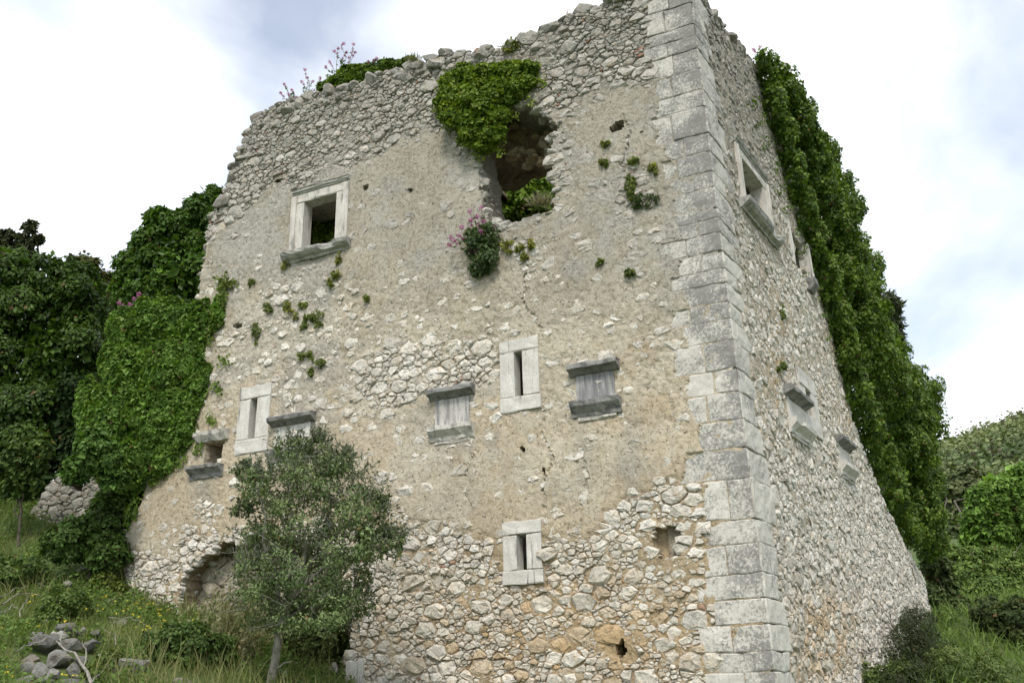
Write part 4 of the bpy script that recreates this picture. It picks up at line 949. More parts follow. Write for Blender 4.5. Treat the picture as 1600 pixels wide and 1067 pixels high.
# ------------------------------------------------------------------ ivy curtain at the far end of the side wall
bl = []
for x, y, rx, ry, h in [(1190, 130, 24, 28, .1), (1212, 165, 34, 36, .1), (1232, 215, 38, 40, .1), (1262, 245, 34, 36, 0), (1255, 290, 34, 46, .15), (1292, 300, 36, 44, 0), (1280, 355, 36, 46, .15), (1312, 375, 34, 48, 0), (1300, 430, 34, 50, .15), (1330, 440, 32, 46, 0), (1322, 495, 36, 50, .15), (1350, 510, 34, 46, 0), (1342, 560, 40, 46, .15), (1385, 565, 36, 42, 0), (1372, 610, 46, 44, .15), (1430, 612, 40, 40, 0), (1400, 650, 52, 44, .1), (1446, 655, 30, 44, 0), (1400, 690, 42, 40, .1), (1362, 420, 16, 30, 0), (1322, 300, 14, 24, 0), (1376, 520, 16, 26, 0), (1405, 705, 46, 46, .1), (1425, 750, 36, 50, .1), (1430, 800, 32, 50, .1), (1445, 840, 24, 36, .1), (1180, 110, 14, 12, .1), (1240, 160, 14, 16, 0), (1196, 170, 18, 34, .12), (1214, 225, 18, 36, .12), (1228, 280, 18, 36, .12), (1246, 335, 18, 36, .1), (1262, 385, 18, 34, .1), (1278, 440, 20, 40, .12), (1296, 500, 22, 42, .12), (1308, 555, 22, 40, .12), (1324, 610, 24, 36, .12), (1346, 660, 26, 36, .05), (1366, 705, 28, 36, 0), (1392, 760, 26, 36, 0), (1412, 815, 24, 36, 0), (1300, 520, 14, 30, .2), (1205, 150, 24, 36, .2), (1224, 200, 28, 40, .25), (1244, 250, 30, 42, .25), (1264, 300, 32, 44, .25), (1282, 350, 34, 44, .25), (1300, 400, 34, 44, .25), (1316, 450, 36, 44, .25), (1334, 500, 36, 44, .25), (1352, 550, 38, 44, .25), (1376, 600, 40, 42, .25), (1398, 650, 42, 42, .2), (1410, 700, 38, 42, .15), (1425, 750, 30, 40, .1), (1295, 245, 14, 18, 0), (1335, 330, 14, 20, 0)]:
    u, z = SD.hit(x, y); c = SD.p3(u, z, h); d_ = (c-CAM)@FWD; bl.append((c, np.array([rx*d_/F*1.0, 0.4+0.35*rx*d_/F, ry*d_/F])))
b0 = gbase(*SD.p3(11.3, 0, 0)[:2])
plant('ivy', 'tall curtain of dark glossy ivy along the far edge of the side wall', 'ivy', bl, 170000, 0.054, (0.055, 0.105, 0.012), (0.130, 0.205, 0.024), LEAF_IVY2, 1100, M_GLOSS, base=b0, r0=None, crown='foliage', trunk='stem', droop=0.8, subs=40, subr=0.24, lump=0.18, fresh=(0.17, 0.26, 0.04), fresh_p=0.10)
bl = pxblobs([(1388, 480, 16, 22, 24), (1395, 510, 14, 24, 24), (1398, 540, 12, 16, 24), (1375, 490, 16, 30, 24), (1382, 530, 18, 24, 24)])
plant('pine_tree', 'dull grey green pine top behind the ivy curtain', 'tree', bl, 4200, 0.15, (0.045, 0.062, 0.032), (0.09, 0.11, 0.055), LEAF_SLIM, 1110, M_MATT, base=gbase(*at(1360, 850, 24)[:2]), r0=0.16)

# ------------------------------------------------------------------ wooded hill beyond, and the scrub on the right
hx, hy = 175.0, 240.0
rh = np.linspace(0, 1, 60); ah = np.linspace(0, 2*np.pi, 121)[:-1]; RH, AH = np.meshgrid(rh, ah, indexing='ij')
def hill_z(x, y):
    r = np.hypot((x-hx)/260.0, (y-hy)/260.0)
    return -6 + 86*np.clip(1-r, 0, 1)**1.167 + 2.5*fbm(x*0.03, y*0.03, seed=120)
HX, HY = hx+RH*258*np.sin(AH), hy+RH*258*np.cos(AH)
hv = np.stack([HX, HY, hill_z(HX, HY)], -1).reshape(-1, 3); ih = np.arange(60*120).reshape(60, 120); nh = np.roll(ih, -1, 1)
hill = link('hill', np_mesh('hill', hv, [np.stack([ih[:-1], nh[:-1], nh[1:], ih[1:]], -1).reshape(-1, 4)], smooth=True), M_SOIL); hill['kind'] = 'structure'
rgh = np.random.default_rng(121); nt = 10500; a_ = np.radians(rgh.uniform(19, 42, nt)); r_ = np.sqrt(rgh.uniform(90**2, 318**2, nt))
tx, ty = r_*np.sin(a_), r_*np.cos(a_); front_half = hill_z(tx, ty) > ground_z(tx, ty)-1
tx, ty = tx[front_half], ty[front_half]; tz = hill_z(tx, ty); nt = len(tx); k = 14
cr_ = np.exp(rgh.normal(0.25, 0.38, nt))*np.clip(np.hypot(tx, ty)/200, 0.7, 1.3); dd = unit(rgh.normal(size=(nt, k, 3))+[0, 0, 0.5]); P = np.stack([tx, ty, tz+cr_*0.5], -1)[:, None]+dd*cr_[:, None, None]*rgh.uniform(0.7, 1.05, (nt, k, 1))
sp_ = fbm(tx*0.05, ty*0.05, seed=122)+0.5*rgh.normal(size=nt); hc = mixc((0.085, 0.125, 0.055), (0.21, 0.245, 0.105), np.clip(0.5+0.45*sp_, 0, 1)); hc[rgh.random(nt) < 0.12] = (0.10, 0.09, 0.06)
hc = np.repeat(hc, k, 0)*np.exp(0.18*rgh.normal(size=(nt*k, 1)))
N = (dd+0.4*rgh.normal(size=dd.shape)).reshape(-1, 3)
d3 = leaves(P.reshape(-1, 3), N, rgh.normal(size=N.shape), rgh.uniform(0.6, 1.25, len(N)), hc, LEAF_FAR)
wood = put('hillside_woodland', d3, M_MATT, None, np.zeros(3)); wood['kind'] = 'stuff'

bl = pxblobs([(1562, 775, 36, 34, 32), (1545, 820, 40, 40, 32), (1590, 800, 36, 50, 32), (1540, 785, 26, 26, 32), (1575, 840, 46, 30, 32), (1600, 755, 30, 28, 32), (1640, 800, 50, 55, 32), (1525, 845, 22, 20, 32)])
plant('walnut_tree', 'fresh green round headed tree standing below the wooded hill', 'tree', bl, 34000, 0.165, (0.090, 0.165, 0.028), (0.190, 0.310, 0.065), LEAF_OVAL, 1120, M_LEAF, base=gbase(*at(1570, 900, 32)[:2]), r0=0.2, subs=22, subr=0.28)
bl = pxblobs([(1510, 760, 28, 26, 55), (1490, 790, 22, 22, 55), (1480, 830, 20, 24, 50), (1500, 830, 26, 24, 50), (1475, 770, 16, 22, 55), (1490, 855, 26, 14, 48)])
plant('scrub_oak', 'pale olive scrub trees between the ivy and the round green tree', 'tree', bl, 6500, 0.30, (0.055, 0.08, 0.032), (0.12, 0.145, 0.06), LEAF_FAR, 1125, M_MATT, base=gbase(*at(1490, 880, 50)[:2]), r0=0.2)
bl = pxblobs([(1540, 895, 40, 26, 24), (1470, 868, 30, 18, 27), (1510, 872, 34, 18, 27), (1560, 872, 34, 18, 27), (1605, 872, 34, 20, 27), (1500, 905, 30, 26, 24), (1580, 900, 34, 28, 24), (1560, 930, 40, 28, 23), (1620, 905, 40, 40, 24), (1520, 935, 30, 22, 23)])
plant('thicket', 'green thicket with dark hollows below the round green tree', 'bush', bl, 24000, 0.09, (0.075, 0.13, 0.03), (0.18, 0.26, 0.065), LEAF_OVAL, 1130, M_MATT, base=gbase(*at(1550, 960, 23)[:2]), r0=0.05, trunk='stem', fill=0.15)
bl = pxblobs([(1462, 885, 20, 20, 21), (1475, 920, 22, 24, 21), (1460, 940, 14, 24, 20), (1490, 955, 30, 20, 20), (1460, 975, 20, 18, 19)])
plant('hawthorn_bush', 'straggly olive green bush against the far end of the side wall', 'bush', bl, 5200, 0.09, (0.04, 0.065, 0.02), (0.11, 0.145, 0.05), LEAF_OVAL, 1135, M_MATT, base=gbase(*at(1475, 990, 20)[:2]), r0=0.03, trunk='stem')
bl = []
for x, y, rx, ry, h in [(1385, 1000, 44, 36, .8), (1360, 1030, 34, 40, .9), (1410, 1035, 40, 40, .9), (1395, 975, 26, 26, .7), (1350, 1070, 40, 30, 1.0), (1420, 1070, 40, 30, 1.0), (1375, 1090, 50, 30, 1.0)]:
    u, z = SD.hit(x, y); c = SD.p3(u, z, h*0.6); d_ = (c-CAM)@FWD; bl.append((c, np.array([rx, rx*0.7, ry])*d_/F))
plant('rosemary_bush', 'dark blue green twiggy bush at the foot of the side wall', 'bush', bl, 26000, 0.04, (0.034, 0.042, 0.018), (0.065, 0.088, 0.042), LEAF_SLIM, 1140, M_MATT, r0=0.03, trunk='stem', subs=20, fill=0.2, droop=-0.3)

# ------------------------------------------------------------------ olive tree in front
D0 = 11.0
OL = [(478, 745, 60, 42), (432, 775, 50, 42), (400, 760, 26, 26), (530, 765, 52, 44), (560, 800, 40, 36), (590, 850, 42, 34), (545, 850, 52, 44), (470, 820, 66, 52), (420, 850, 50, 44), (395, 900, 34, 40), (480, 885, 72, 48), (540, 910, 46, 46), (425, 938, 54, 40), (490, 958, 70, 30), (450, 965, 40, 22), (455, 710, 26, 24), (495, 700, 20, 18), (525, 722, 26, 18), (385, 740, 16, 12), (612, 850, 18, 18), (560, 945, 24, 28), (380, 800, 14, 10), (590, 800, 20, 16)]
bl = pxblobs([(*b, D0+random.uniform(-0.25, 0.25)) for b in OL], 0.9)
p_ = at(425, 1075, D0); ob = np.array([p_[0], p_[1], min(gz(p_[0], p_[1]), p_[2])]); rgo = np.random.default_rng(1150)
olive = thing('olive_tree', 'small grey green olive tree with a slender pale trunk in front of the tower', 'tree', tuple(ob))
fo = [foliage(bl, 29000, 0.044, (0.095, 0.150, 0.050), (0.235, 0.295, 0.135), LEAF_OLIVE, 1151, droop=-0.5, subs=22, subr=0.36, fill=0.06, lump=0.55, core=1.0)]
tw = []
for k in range(900):                              # feathery shoots that break the outline
    b = bl[rgo.integers(len(bl))]; d = unit(rgo.normal(size=3)*[1, 0.8, 1]+[0, 0, 0.8]); s0 = b[0]+d*b[1]*0.75; s1 = b[0]+d*b[1]*rgo.uniform(1.15, 1.8)+[0, 0, 0.05]
    P = wiggle(s0, s1, 5, 0.012, rgo); tw.append(tube(P, np.linspace(0.004, 0.0015, 5), 3)); m = 16; t_ = rgo.random(m)
    Pl = s0+(s1-s0)*t_[:, None]; dn = unit(s1-s0); T = dn+0.8*rgo.normal(size=(m, 3)); fo.append(leaves(Pl, rgo.normal(size=(m, 3)), T, rgo.uniform(0.035, 0.052, m), mixc((0.06, 0.085, 0.04), (0.16, 0.19, 0.11), rgo.random(m)), LEAF_OLIVE))
put('crown', join(fo), M_MATT, olive, ob)
tw_ = put('twig', join(tw), M_BARK_PALE, olive, ob); tw_['kind'] = 'stuff'
tp = [at(x, y, D0) for x, y in ((418, 1085), (424, 1060), (430, 1030), (436, 1000), (443, 972), (455, 940), (470, 900), (480, 850))]; tp[0] = np.array([tp[0][0], tp[0][1], ob[2]-0.15])
trp = [tube(np.array(tp)+rgo.normal(0, 0.006, (8, 3)), np.array([0.062, 0.055, 0.052, 0.048, 0.045, 0.04, 0.034, 0.024]), 10)]
for b in bl[:16]: trp.append(tube(wiggle(tp[rgo.integers(4, 8)], b[0], 6, 0.04, rgo), np.linspace(0.028, 0.006, 6), 5))
trp.append(tube(wiggle(at(428, 1045, D0), at(455, 1033, D0-0.1), 4, 0.01, rgo), [0.014, 0.012, 0.01, 0.006], 5))
put('trunk', join(trp), M_BARK_PALE, olive, ob)

# ------------------------------------------------------------------ growth on the tower: ivy at the breach and on the top, flowers, tufts
def wall_blobs(face, lst): 
    out = []
    for x, y, rx, ry, h in lst:
        u, z = face.hit(x, y); c = face.p3(u, z, h); d_ = (c-CAM)@FWD; out.append((c, np.array([rx*d_/F, 0.08+0.45*min(rx, ry)*d_/F, ry*d_/F])))
    return out
bl = wall_blobs(FR, [(735, 130, 36, 22, .10), (775, 128, 34, 22, .14), (815, 118, 30, 18, .10), (722, 160, 34, 26, .14), (762, 160, 40, 30, .22), (800, 150, 30, 24, .16), (735, 190, 36, 28, .20), (770, 190, 32, 28, .22), (752, 215, 28, 22, .18), (780, 212, 22, 18, .16), (765, 230, 20, 14, .15), (700, 165, 16, 18, .08), (710, 135, 20, 14, .08), (832, 112, 14, 10, .08), (822, 135, 20, 12, .08)])
plant('ivy', 'yellow green ivy cushion hanging over the ragged breach in the front wall', 'ivy', bl, 46000, 0.045, (0.090, 0.155, 0.018), (0.205, 0.280, 0.036), LEAF_IVY, 1200, M_LEAF, base=bl[0][0], r0=0.03, crown='foliage', trunk='stem', droop=0.9, subs=22, subr=0.34, lump=0.4, fill=0.2)
bl = [(b[0]-FR.n*0.25, b[1]) for b in wall_blobs(FR, [(510, 122, 18, 14, 0), (535, 108, 26, 16, 0), (565, 100, 30, 14, 0), (598, 94, 26, 11, 0), (628, 88, 18, 9, 0), (545, 122, 24, 12, .1), (500, 132, 12, 8, .1), (585, 106, 20, 8, .1)])]
plant('ivy', 'green ivy cushion growing along the top of the front wall', 'ivy', bl, 22000, 0.045, (0.070, 0.125, 0.018), (0.150, 0.225, 0.035), LEAF_IVY, 1210, M_LEAF, base=bl[0][0], r0=0.025, crown='foliage', trunk='stem', droop=0.5, subs=16)
# greenery inside the shell, seen through the breach and the window
bl = pxblobs([(845, 280, 24, 30, 18.6), (866, 300, 22, 40, 18.4), (820, 315, 24, 30, 18.4), (800, 290, 20, 36, 18.8), (840, 345, 40, 26, 18.2), (780, 345, 30, 26, 18.4), (775, 290, 22, 40, 19.0), (820, 265, 30, 24, 19.2), (850, 255, 22, 20, 18.6)])
plant('fig_tree', 'green sapling growing inside the shell behind the breach', 'tree', bl, 9000, 0.11, (0.09, 0.16, 0.022), (0.22, 0.33, 0.05), LEAF_OVAL, 1220, M_LEAF, base=bl[0][0]-[0, 0, 3.0], r0=0.05)
bl = pxblobs([(498, 345, 16, 14, 16.6), (508, 365, 18, 16, 16.4), (490, 372, 18, 14, 16.4), (515, 350, 12, 14, 16.8), (500, 390, 24, 12, 16.2), (484, 345, 14, 18, 16.5), (521, 374, 14, 16, 16.3), (505, 335, 20, 14, 16.7)])
plant('ivy', 'dark leafy ivy inside the shell behind the square window', 'ivy', bl, 3000, 0.10, (0.08, 0.15, 0.022), (0.22, 0.32, 0.05), LEAF_IVY, 1230, M_GLOSS, base=bl[0][0]-[0, 0, 1.0], r0=0.03, crown='foliage', trunk='stem')

MAG0, MAG1 = (0.34, 0.08, 0.27), (0.60, 0.26, 0.52)
def valerian(label, base, stems, seed, leafy=1.0, blen=0.05, name='red_valerian', group=None, cover=None):
    """stems: (foot xyz, tip xyz).  leafy stems that end in heads of small pink flowers"""
    rg = np.random.default_rng(seed); t = thing(name, label, 'flower', tuple(base), group); st, lf, fl = [], [], []
    for a, b in stems:
        P = wiggle(a, b, 6, np.linalg.norm(np.array(b)-a)*0.03, rg); st.append(tube(P, np.linspace(0.006, 0.003, 6), 4, (0.10, 0.14, 0.07)))
        m = int(14*leafy)
        if m:
            tt = rg.random(m)**1.2*0.85; Pl = np.stack([np.interp(tt, np.linspace(0, 1, 6), P[:, i]) for i in range(3)], 1)
            lf.append(leaves(Pl, rg.normal(size=(m, 3))+[0, -0.3, 0.7], rg.normal(size=(m, 3))+[0, 0, 0.2], rg.uniform(0.7, 1.3, m)*blen*1.3, mixc((0.06, 0.10, 0.045), (0.14, 0.19, 0.09), rg.random(m)), LEAF_OVAL))
        hd = []
        for h, k in ((1.0, 46), (0.88, 22), (0.76, 14)):
            if h < 1 and rg.random() < 0.35: continue
            c = np.array([np.interp(h, np.linspace(0, 1, 6), P[:, i]) for i in range(3)]); d = unit(rg.normal(size=(k, 3))); r = blen*(0.75 if h == 1 else 0.5)
            hd.append(leaves(c+d*r*rg.uniform(0.5, 1, (k, 1))*[1, 1, 0.8], d+0.3*rg.normal(size=(k, 3)), rg.normal(size=(k, 3)), np.full(k, blen*0.42), mixc(MAG0, MAG1, rg.random(k)), LEAF_FAR))
        fl.append(join(hd))
    if cover is not None: lf.append(cover)
    put('stem', join(st), M_LEAF, t, np.array(base)); put('foliage', join(lf), M_LEAF, t, np.array(base)) if lf else None; [put('flower_head', q_, M_PETAL, t, np.array(base)) for q_ in fl]; return t
# the large plant in the foot of the breach
rv = np.random.default_rng(1300); fb = FR.p3(*L_(765, 400), 0.02); stems = []
for x, y in [(757, 330), (740, 337), (755, 348), (762, 352), (733, 365), (715, 380), (722, 388), (728, 378), (738, 398), (760, 408), (752, 400), (765, 375), (747, 355), (712, 392), (775, 360)]:
    u, z = L_(x, y); stems.append((fb+rv.normal(0, 0.04, 3), FR.p3(u, z, rv.uniform(0.10, 0.3))))
cov = foliage(wall_blobs(FR, [(765, 375, 18, 22, .12), (750, 390, 22, 24, .15), (768, 405, 16, 26, .12), (755, 420, 16, 14, .10)]), 2400, 0.05, (0.05, 0.085, 0.035), (0.13, 0.18, 0.08), LEAF_OVAL, 1301, subs=12)
valerian('large leafy clump of pink valerian rooted at the foot of the breach', fb, stems, 1302, 1.6, 0.055, cover=cov)
def top_valerian(label, foot, tips, seed, face=FR, back=-0.2, leafy=1.0, bl_=0.045):
    u, z = face.hit(*foot); f = face.p3(u, z, back); s = []
    for x, y in tips: uu, zz = face.hit(x, y); s.append((f+np.array([*(0.10*np.random.default_rng(seed+x).normal(size=2)), -0.05]), face.p3(uu, zz, back)))
    return valerian(label, f, s, seed, leafy, bl_)
top_valerian('thin pink valerian stalks at the outer end of the broken wall top', (447, 152), [(433, 122), (440, 138), (428, 136), (446, 132), (452, 143)], 1310)
top_valerian('pale valerian spray between the first stalks and the ivy cushion on the wall top', (470, 148), [(466, 100), (470, 112), (478, 118), (485, 125), (462, 118), (490, 112)], 1320)
top_valerian('tallest pink valerian stalks rising out of the ivy cushion on the wall top', (520, 115), [(519, 65), (526, 58), (513, 70), (542, 60), (531, 72), (505, 88), (498, 95), (545, 72), (535, 80)], 1330)
top_valerian('pink valerian heads low in the middle of the ivy cushion on the wall top', (588, 106), [(590, 102), (594, 98), (582, 103)], 1335, back=0.12)
top_valerian('wispy seed stalks on the loose stones of the wall top above the breach', (795, 72), [(788, 52), (800, 48), (808, 44), (770, 62), (778, 58), (812, 55), (783, 66)], 1340, leafy=1.2, bl_=0.022)
top_valerian('few weed stalks on the highest stones near the cornerstones', (895, 25), [(880, 4), (888, 8), (900, 2), (906, 8), (875, 14)], 1345, leafy=1.0, bl_=0.022)
top_valerian('small pink valerian stalks above the ivy curtain of the side wall', (1180, 108), [(1178, 78), (1187, 75), (1193, 84), (1199, 91), (1203, 93)], 1350, face=SD, back=0.0, bl_=0.05)
rv2 = np.random.default_rng(1360); f = FR.p3(*L_(240, 490), 0.28); s = []
for x, y in [(245, 473), (238, 480), (214, 486), (232, 489), (202, 517), (222, 492)]: u, z = L_(x, y); s.append((f+[0, 0, -0.1], FR.p3(u, z, 0.42)))
valerian('pink valerian flowering at the top of the bright ivy', f, s, 1361, 0.8, 0.055)

def tuft(label, face, px, py, w, h, c0, c1, seed, kind='tuft', n=240, size=0.03, blade=False):
    rt = np.random.default_rng(seed+5); bl = wall_blobs(face, [(px, py, w, h, 0.02)]+[(px+rt.normal(0, w*0.6), py+rt.normal(0.2*h, h*0.6), w*rt.uniform(.3, .6), h*rt.uniform(.3, .6), 0.02) for _ in range(3)])
    bl = [(q_[0], q_[1]*[1, 0.7, 1]) for q_ in bl]; b = bl[0][0]
    if blade:
        rg = np.random.default_rng(seed); k = n; P = b+rg.normal(0, 0.5, (k, 3))*bl[0][1]*[1, 0.6, 0.2]; T = unit(rg.normal(0, 0.5, (k, 3))+face.n*0.3+[0, 0, 0.9]); d = leaves(P, rg.normal(size=(k, 3)), T, rg.uniform(0.5, 1.2, k)*bl[0][1][2]*1.6, mixc(c0, c1, rg.random(k)), (LEAF_SLIM[0]*[0.35, 1, 1], LEAF_SLIM[1]))
    else: d = foliage(bl, n, size, c0, c1, LEAF_OVAL, seed, subs=9, fill=0.3, sprigs=3)
    o = put('wall_'+kind if kind == 'tuft' else kind, d, M_LEAF, None, b); o.location = tuple(b); tag(o, label, 'plant'); return o
G0, G1 = (0.10, 0.14, 0.03), (0.22, 0.265, 0.07)
Y0, Y1 = (0.16, 0.18, 0.03), (0.30, 0.31, 0.07)
D0_, D1_ = (0.05, 0.085, 0.03), (0.12, 0.16, 0.065)
for a in [
 ('yellow moss tuft under the outer end of the window sill', FR, 449, 416, 8, 6, Y0, Y1),
 ('tall yellow green tuft under the inner end of the window sill', FR, 531, 404, 5, 9, Y0, Y1),
 ('rounded yellow green tuft in the stain just below the window sill', FR, 529, 429, 9, 7, G0, Y1),
 ('smallest of the tufts in the stain below the window sill', FR, 520, 447, 5, 4, G0, Y1),
 ('upright green tuft beside the trailing ivy tip', FR, 393, 444, 4, 7, G0, G1),
 ('grey green tuft left of the broad tuft below the window', FR, 423, 485, 7, 7, D0_, G1),
 ('yellow tipped tuft beneath a grey stain below the window', FR, 454, 484, 9, 11, G0, Y1),
 ('small tuft beside the broad tuft below the window', FR, 476, 479, 6, 5, G0, G1),
 ('broadest green cushion of plants on the plaster below the window', FR, 499, 493, 15, 9, G0, G1),
 ('green sprig creeping off the side of the broad cushion', FR, 478, 506, 7, 6, G0, G1),
 ('green tuft on the edge of the brick lined hole', FR, 403, 521, 9, 9, D0_, G1),
 ('round green tuft above the first arrow slit, highest of four', FR, 488, 553, 6, 5, G0, G1),
 ('round green tuft to the left of three tufts above the arrow slit', FR, 472, 558, 6, 5, G0, G1),
 ('round green tuft on the right of the tufts above the arrow slit', FR, 501, 569, 7, 7, D0_, G1),
 ('lowest green tuft of the tufts above the hidden gun port', FR, 488, 583, 5, 5, G0, G1),
 ('yellow green tuft just right of the valerian', FR, 789, 384, 9, 8, Y0, Y1),
 ('yellow tuft on the pale mortar below the breach', FR, 812, 388, 6, 6, Y0, Y1),
 ('slim yellow tuft in the crack below the breach', FR, 831, 382, 4, 8, Y0, Y1),
 ('tiny yellow tuft hanging below its neighbour under the breach', FR, 819, 402, 4, 5, Y0, Y1),
 ('green tuft under the putlog hole near the cornerstones', FR, 990, 256, 7, 7, G0, G1),
 ('yellow green tuft beside the cornerstones', FR, 1020, 264, 7, 6, G0, Y1),
 ('bright green strand running down the crack near the cornerstones', FR, 985, 292, 7, 17, G0, G1),
 ('large dark round bush rooted in the crack near the cornerstones', FR, 1007, 316, 14, 12, D0_, D1_),
 ('brown green tuft below the putlog hole', FR, 948, 228, 6, 5, D0_, Y1),
 ('dull green sprig halfway between the breach and the cornerstones', FR, 945, 256, 5, 4, G0, G1),
 ('tiny green tuft between white stones right of the valerian', FR, 940, 411, 5, 5, G0, G1),
 ('dark tuft among the white stones close to the cornerstones', FR, 984, 428, 8, 7, D0_, G1),
 ('small tuft alone on the plaster between the window and the valerian', FR, 575, 467, 5, 4, G0, G1),
 ('green tuft at the side wall below the framed window', SD, 1219, 492, 4, 8, G0, G1),
 ('mossy streak on the side wall above the gun port', SD, 1219, 572, 6, 8, D0_, G1),
]:
    tuft(*a, seed=1400+int(a[2])+int(a[3]), n=int(90+4.2*a[4]*a[5]), size=0.032)
tuft('dry grey grass tuft on the sill of the breach', FR, 845, 322, 16, 14, (0.16, 0.15, 0.10), (0.30, 0.28, 0.20), 1500, 'grass_tuft', 160, blade=True)
tuft('wispy grass on the wall top at the end of the ivy cushion', FR, 650, 96, 14, 8, (0.10, 0.12, 0.05), (0.22, 0.22, 0.10), 1501, 'grass_tuft', 120, blade=True)
tuft('green weeds between the loose stones above the breach', FR, 798, 74, 12, 10, G0, Y1, 1502, 'weed', 200, 0.05)
def runners(parent_name_label, face, starts, seed, c0, c1, size, h=0.05):
    rg = np.random.default_rng(seed); P = []
    for x, y, dx, dy, n in starts:
        for k in range(n):
            t = rg.random()**1.3; u, z = face.hit(x+dx*t+rg.normal(0, 2.5+3*(1-t)), y+dy*t+rg.normal(0, 2.5+3*(1-t))); P.append(face.p3(u, z, h+0.04*rg.random()))
    P = np.array(P); d = leaves(P, face.n+0.5*rg.normal(size=P.shape), rg.normal(size=P.shape)+[0, 0, -1], rg.uniform(0.6, 1.2, len(P))*size, mixc(c0, c1, rg.random(len(P))), LEAF_IVY)
    return d
for o_ in [o for o in COL.objects if o.get('label') == 'yellow green ivy cushion hanging over the ragged breach in the front wall']:
    put('runner', runners('', FR, [(690, 165, -10, 12, 40), (705, 190, -6, 22, 50), (720, 125, -14, -8, 40), (835, 110, 12, -6, 40), (840, 125, 14, 10, 40), (825, 150, 10, 16, 40), (750, 235, 4, 22, 60), (730, 215, -4, 18, 50), (780, 230, 8, 18, 50), (775, 110, 6, -12, 40), (800, 170, 8, 16, 40)], 1205, (0.10, 0.16, 0.02), (0.25, 0.31, 0.04), 0.05), M_LEAF, o_, np.array(o_.location))['kind'] = 'stuff'
for o_ in [o for o in COL.objects if o.get('label') == 'tall curtain of dark glossy ivy along the far edge of the side wall']:
    put('runner', runners('', SD, [(1180+i*11.5, 150+i*33, -10-6*(i % 3), 18, 45) for i in range(20)], 1106, (0.05, 0.10, 0.012), (0.13, 0.21, 0.025), 0.055), M_LEAF, o_, np.array(o_.location))['kind'] = 'stuff'
for o_ in [o for o in COL.objects if o.get('label') == 'thick bright green ivy hanging over the broken lower edge of the front wall']:
    put('runner', runners('', FR, [(350, 560, 10, 10, 40), (340, 600, 8, 14, 50), (330, 650, 8, 12, 40), (318, 690, -8, 20, 50), (290, 715, -12, 18, 60), (255, 740, -16, 18, 60), (220, 770, -6, 40, 90), (205, 780, -4, 50, 90)], 1086, (0.08, 0.145, 0.022), (0.19, 0.27, 0.052), 0.06), M_LEAF, o_, np.array(o_.location))['kind'] = 'stuff'
# trailing tip of ivy that climbs the plaster
P = []; 
for x, y in ((330, 520), (340, 495), (350, 470), (352, 445)):
    for k in range(70): u, z = L_(x+rv.normal(0, 4.5), y+rv.normal(0, 9)); P.append(FR.p3(u, z, 0.05+0.05*rv.random()))
for x, y in ((352, 447), (360, 445), (368, 446)):
    for k in range(22): u, z = L_(x+rv.normal(0, 3), y+rv.normal(0, 3)); P.append(FR.p3(u, z, 0.05+0.04*rv.random()))
P = np.array(P); d = leaves(P, FR.n+0.5*rv.normal(size=P.shape), rv.normal(size=P.shape)+[0, 0, -1], rv.uniform(.05, .09, len(P)), mixc(G0, (0.17, 0.22, 0.05), rv.random(len(P))), LEAF_IVY)
o = put('ivy', d, M_LEAF, None, P[0]); o.location = tuple(P[0]); tag(o, 'light green ivy tip creeping up the plaster above the thick ivy', 'ivy')

# ------------------------------------------------------------------ ground cover, bushes and stones on the slope
PILE = ground_hit(105, 1045)[0]
def cover_points(n, box, rg, dens, pad=420):
    x = rg.uniform(box[0], box[1], n); y = rg.uniform(box[2], box[3], n); z = ground_z(x, y)
    P = np.stack([x, y, z], 1); rel = (P-CAM); dpt = rel@FWD; px, py = proj(P)
    k = (dpt > 1) & (px > -pad) & (px < W+pad) & (py > 700) & (py < H+260)
    s = C0[None, :2]; rr2 = P[:, :2]-s; inside = ((rr2@FR.n[:2]) < -0.12) & ((rr2@SD.n[:2]) < -0.12) & ((rr2@FR.d[:2]) < 9.9)
    k &= ~inside; k &= np.hypot(x-PILE[0], y-PILE[1]) > 0.62+0.2*vnoise(x*3, y*3, seed=210); k &= rg.random(n) < dens(x, y)
    return P[k]
rgG = np.random.default_rng(2000)
def blades(P, hmin, hmax, width, c0, c1, rg, lean=0.35):
    n = len(P); T = unit(rg.normal(0, lean, (n, 3))*[1, 1, 0.2]+[0, 0, 1]); N = unit(rg.normal(size=(n, 3))*[1, 1, 0.2]); s = rg.uniform(hmin, hmax, n)
    B = unit(np.cross(T, N)); w = (width*rg.uniform(0.7, 1.3, n))[:, None]; s_ = s[:, None]; bend = rg.normal(0, 0.22, (n, 3))*[1, 1, 0.3]*s_ - [0, 0, 0.0]
    m = P+T*s_*0.55+bend*0.3; t_ = P+T*s_*0.95+bend
    V = np.stack([P-B*w, P+B*w, m+B*w*0.7, m-B*w*0.7, t_], 1).reshape(-1, 3); o = (np.arange(n)*5)[:, None]
    return V, [np.array([[0, 1, 2, 3]])+o, np.array([[3, 2, 4]])+o], np.repeat(mixc(c0, c1, np.clip(rg.normal(0.5, 0.3, n), 0, 1)), 5, 0)
dn = lambda f, lo=0.25: (lambda x, y: lo+(1-lo)*sstep(-0.3, 0.5, fbm(x*f, y*f, seed=201)))
pt = cover_points(190000, (-18, 0, 5.0, 22), rgG, dn(0.9)); g1 = blades(pt, 0.07, 0.26, 0.006, (0.095, 0.140, 0.036), (0.24, 0.275, 0.088), rgG)
pt2 = cover_points(40000, (-15, 0, 5.5, 20), rgG, lambda x, y: 0.9*sstep(0.15, 0.6, fbm(x*0.8, y*0.8, seed=205))); g2 = blades(pt2, 0.25, 0.55, 0.005, (0.13, 0.16, 0.055), (0.30, 0.29, 0.13), rgG, 0.25)
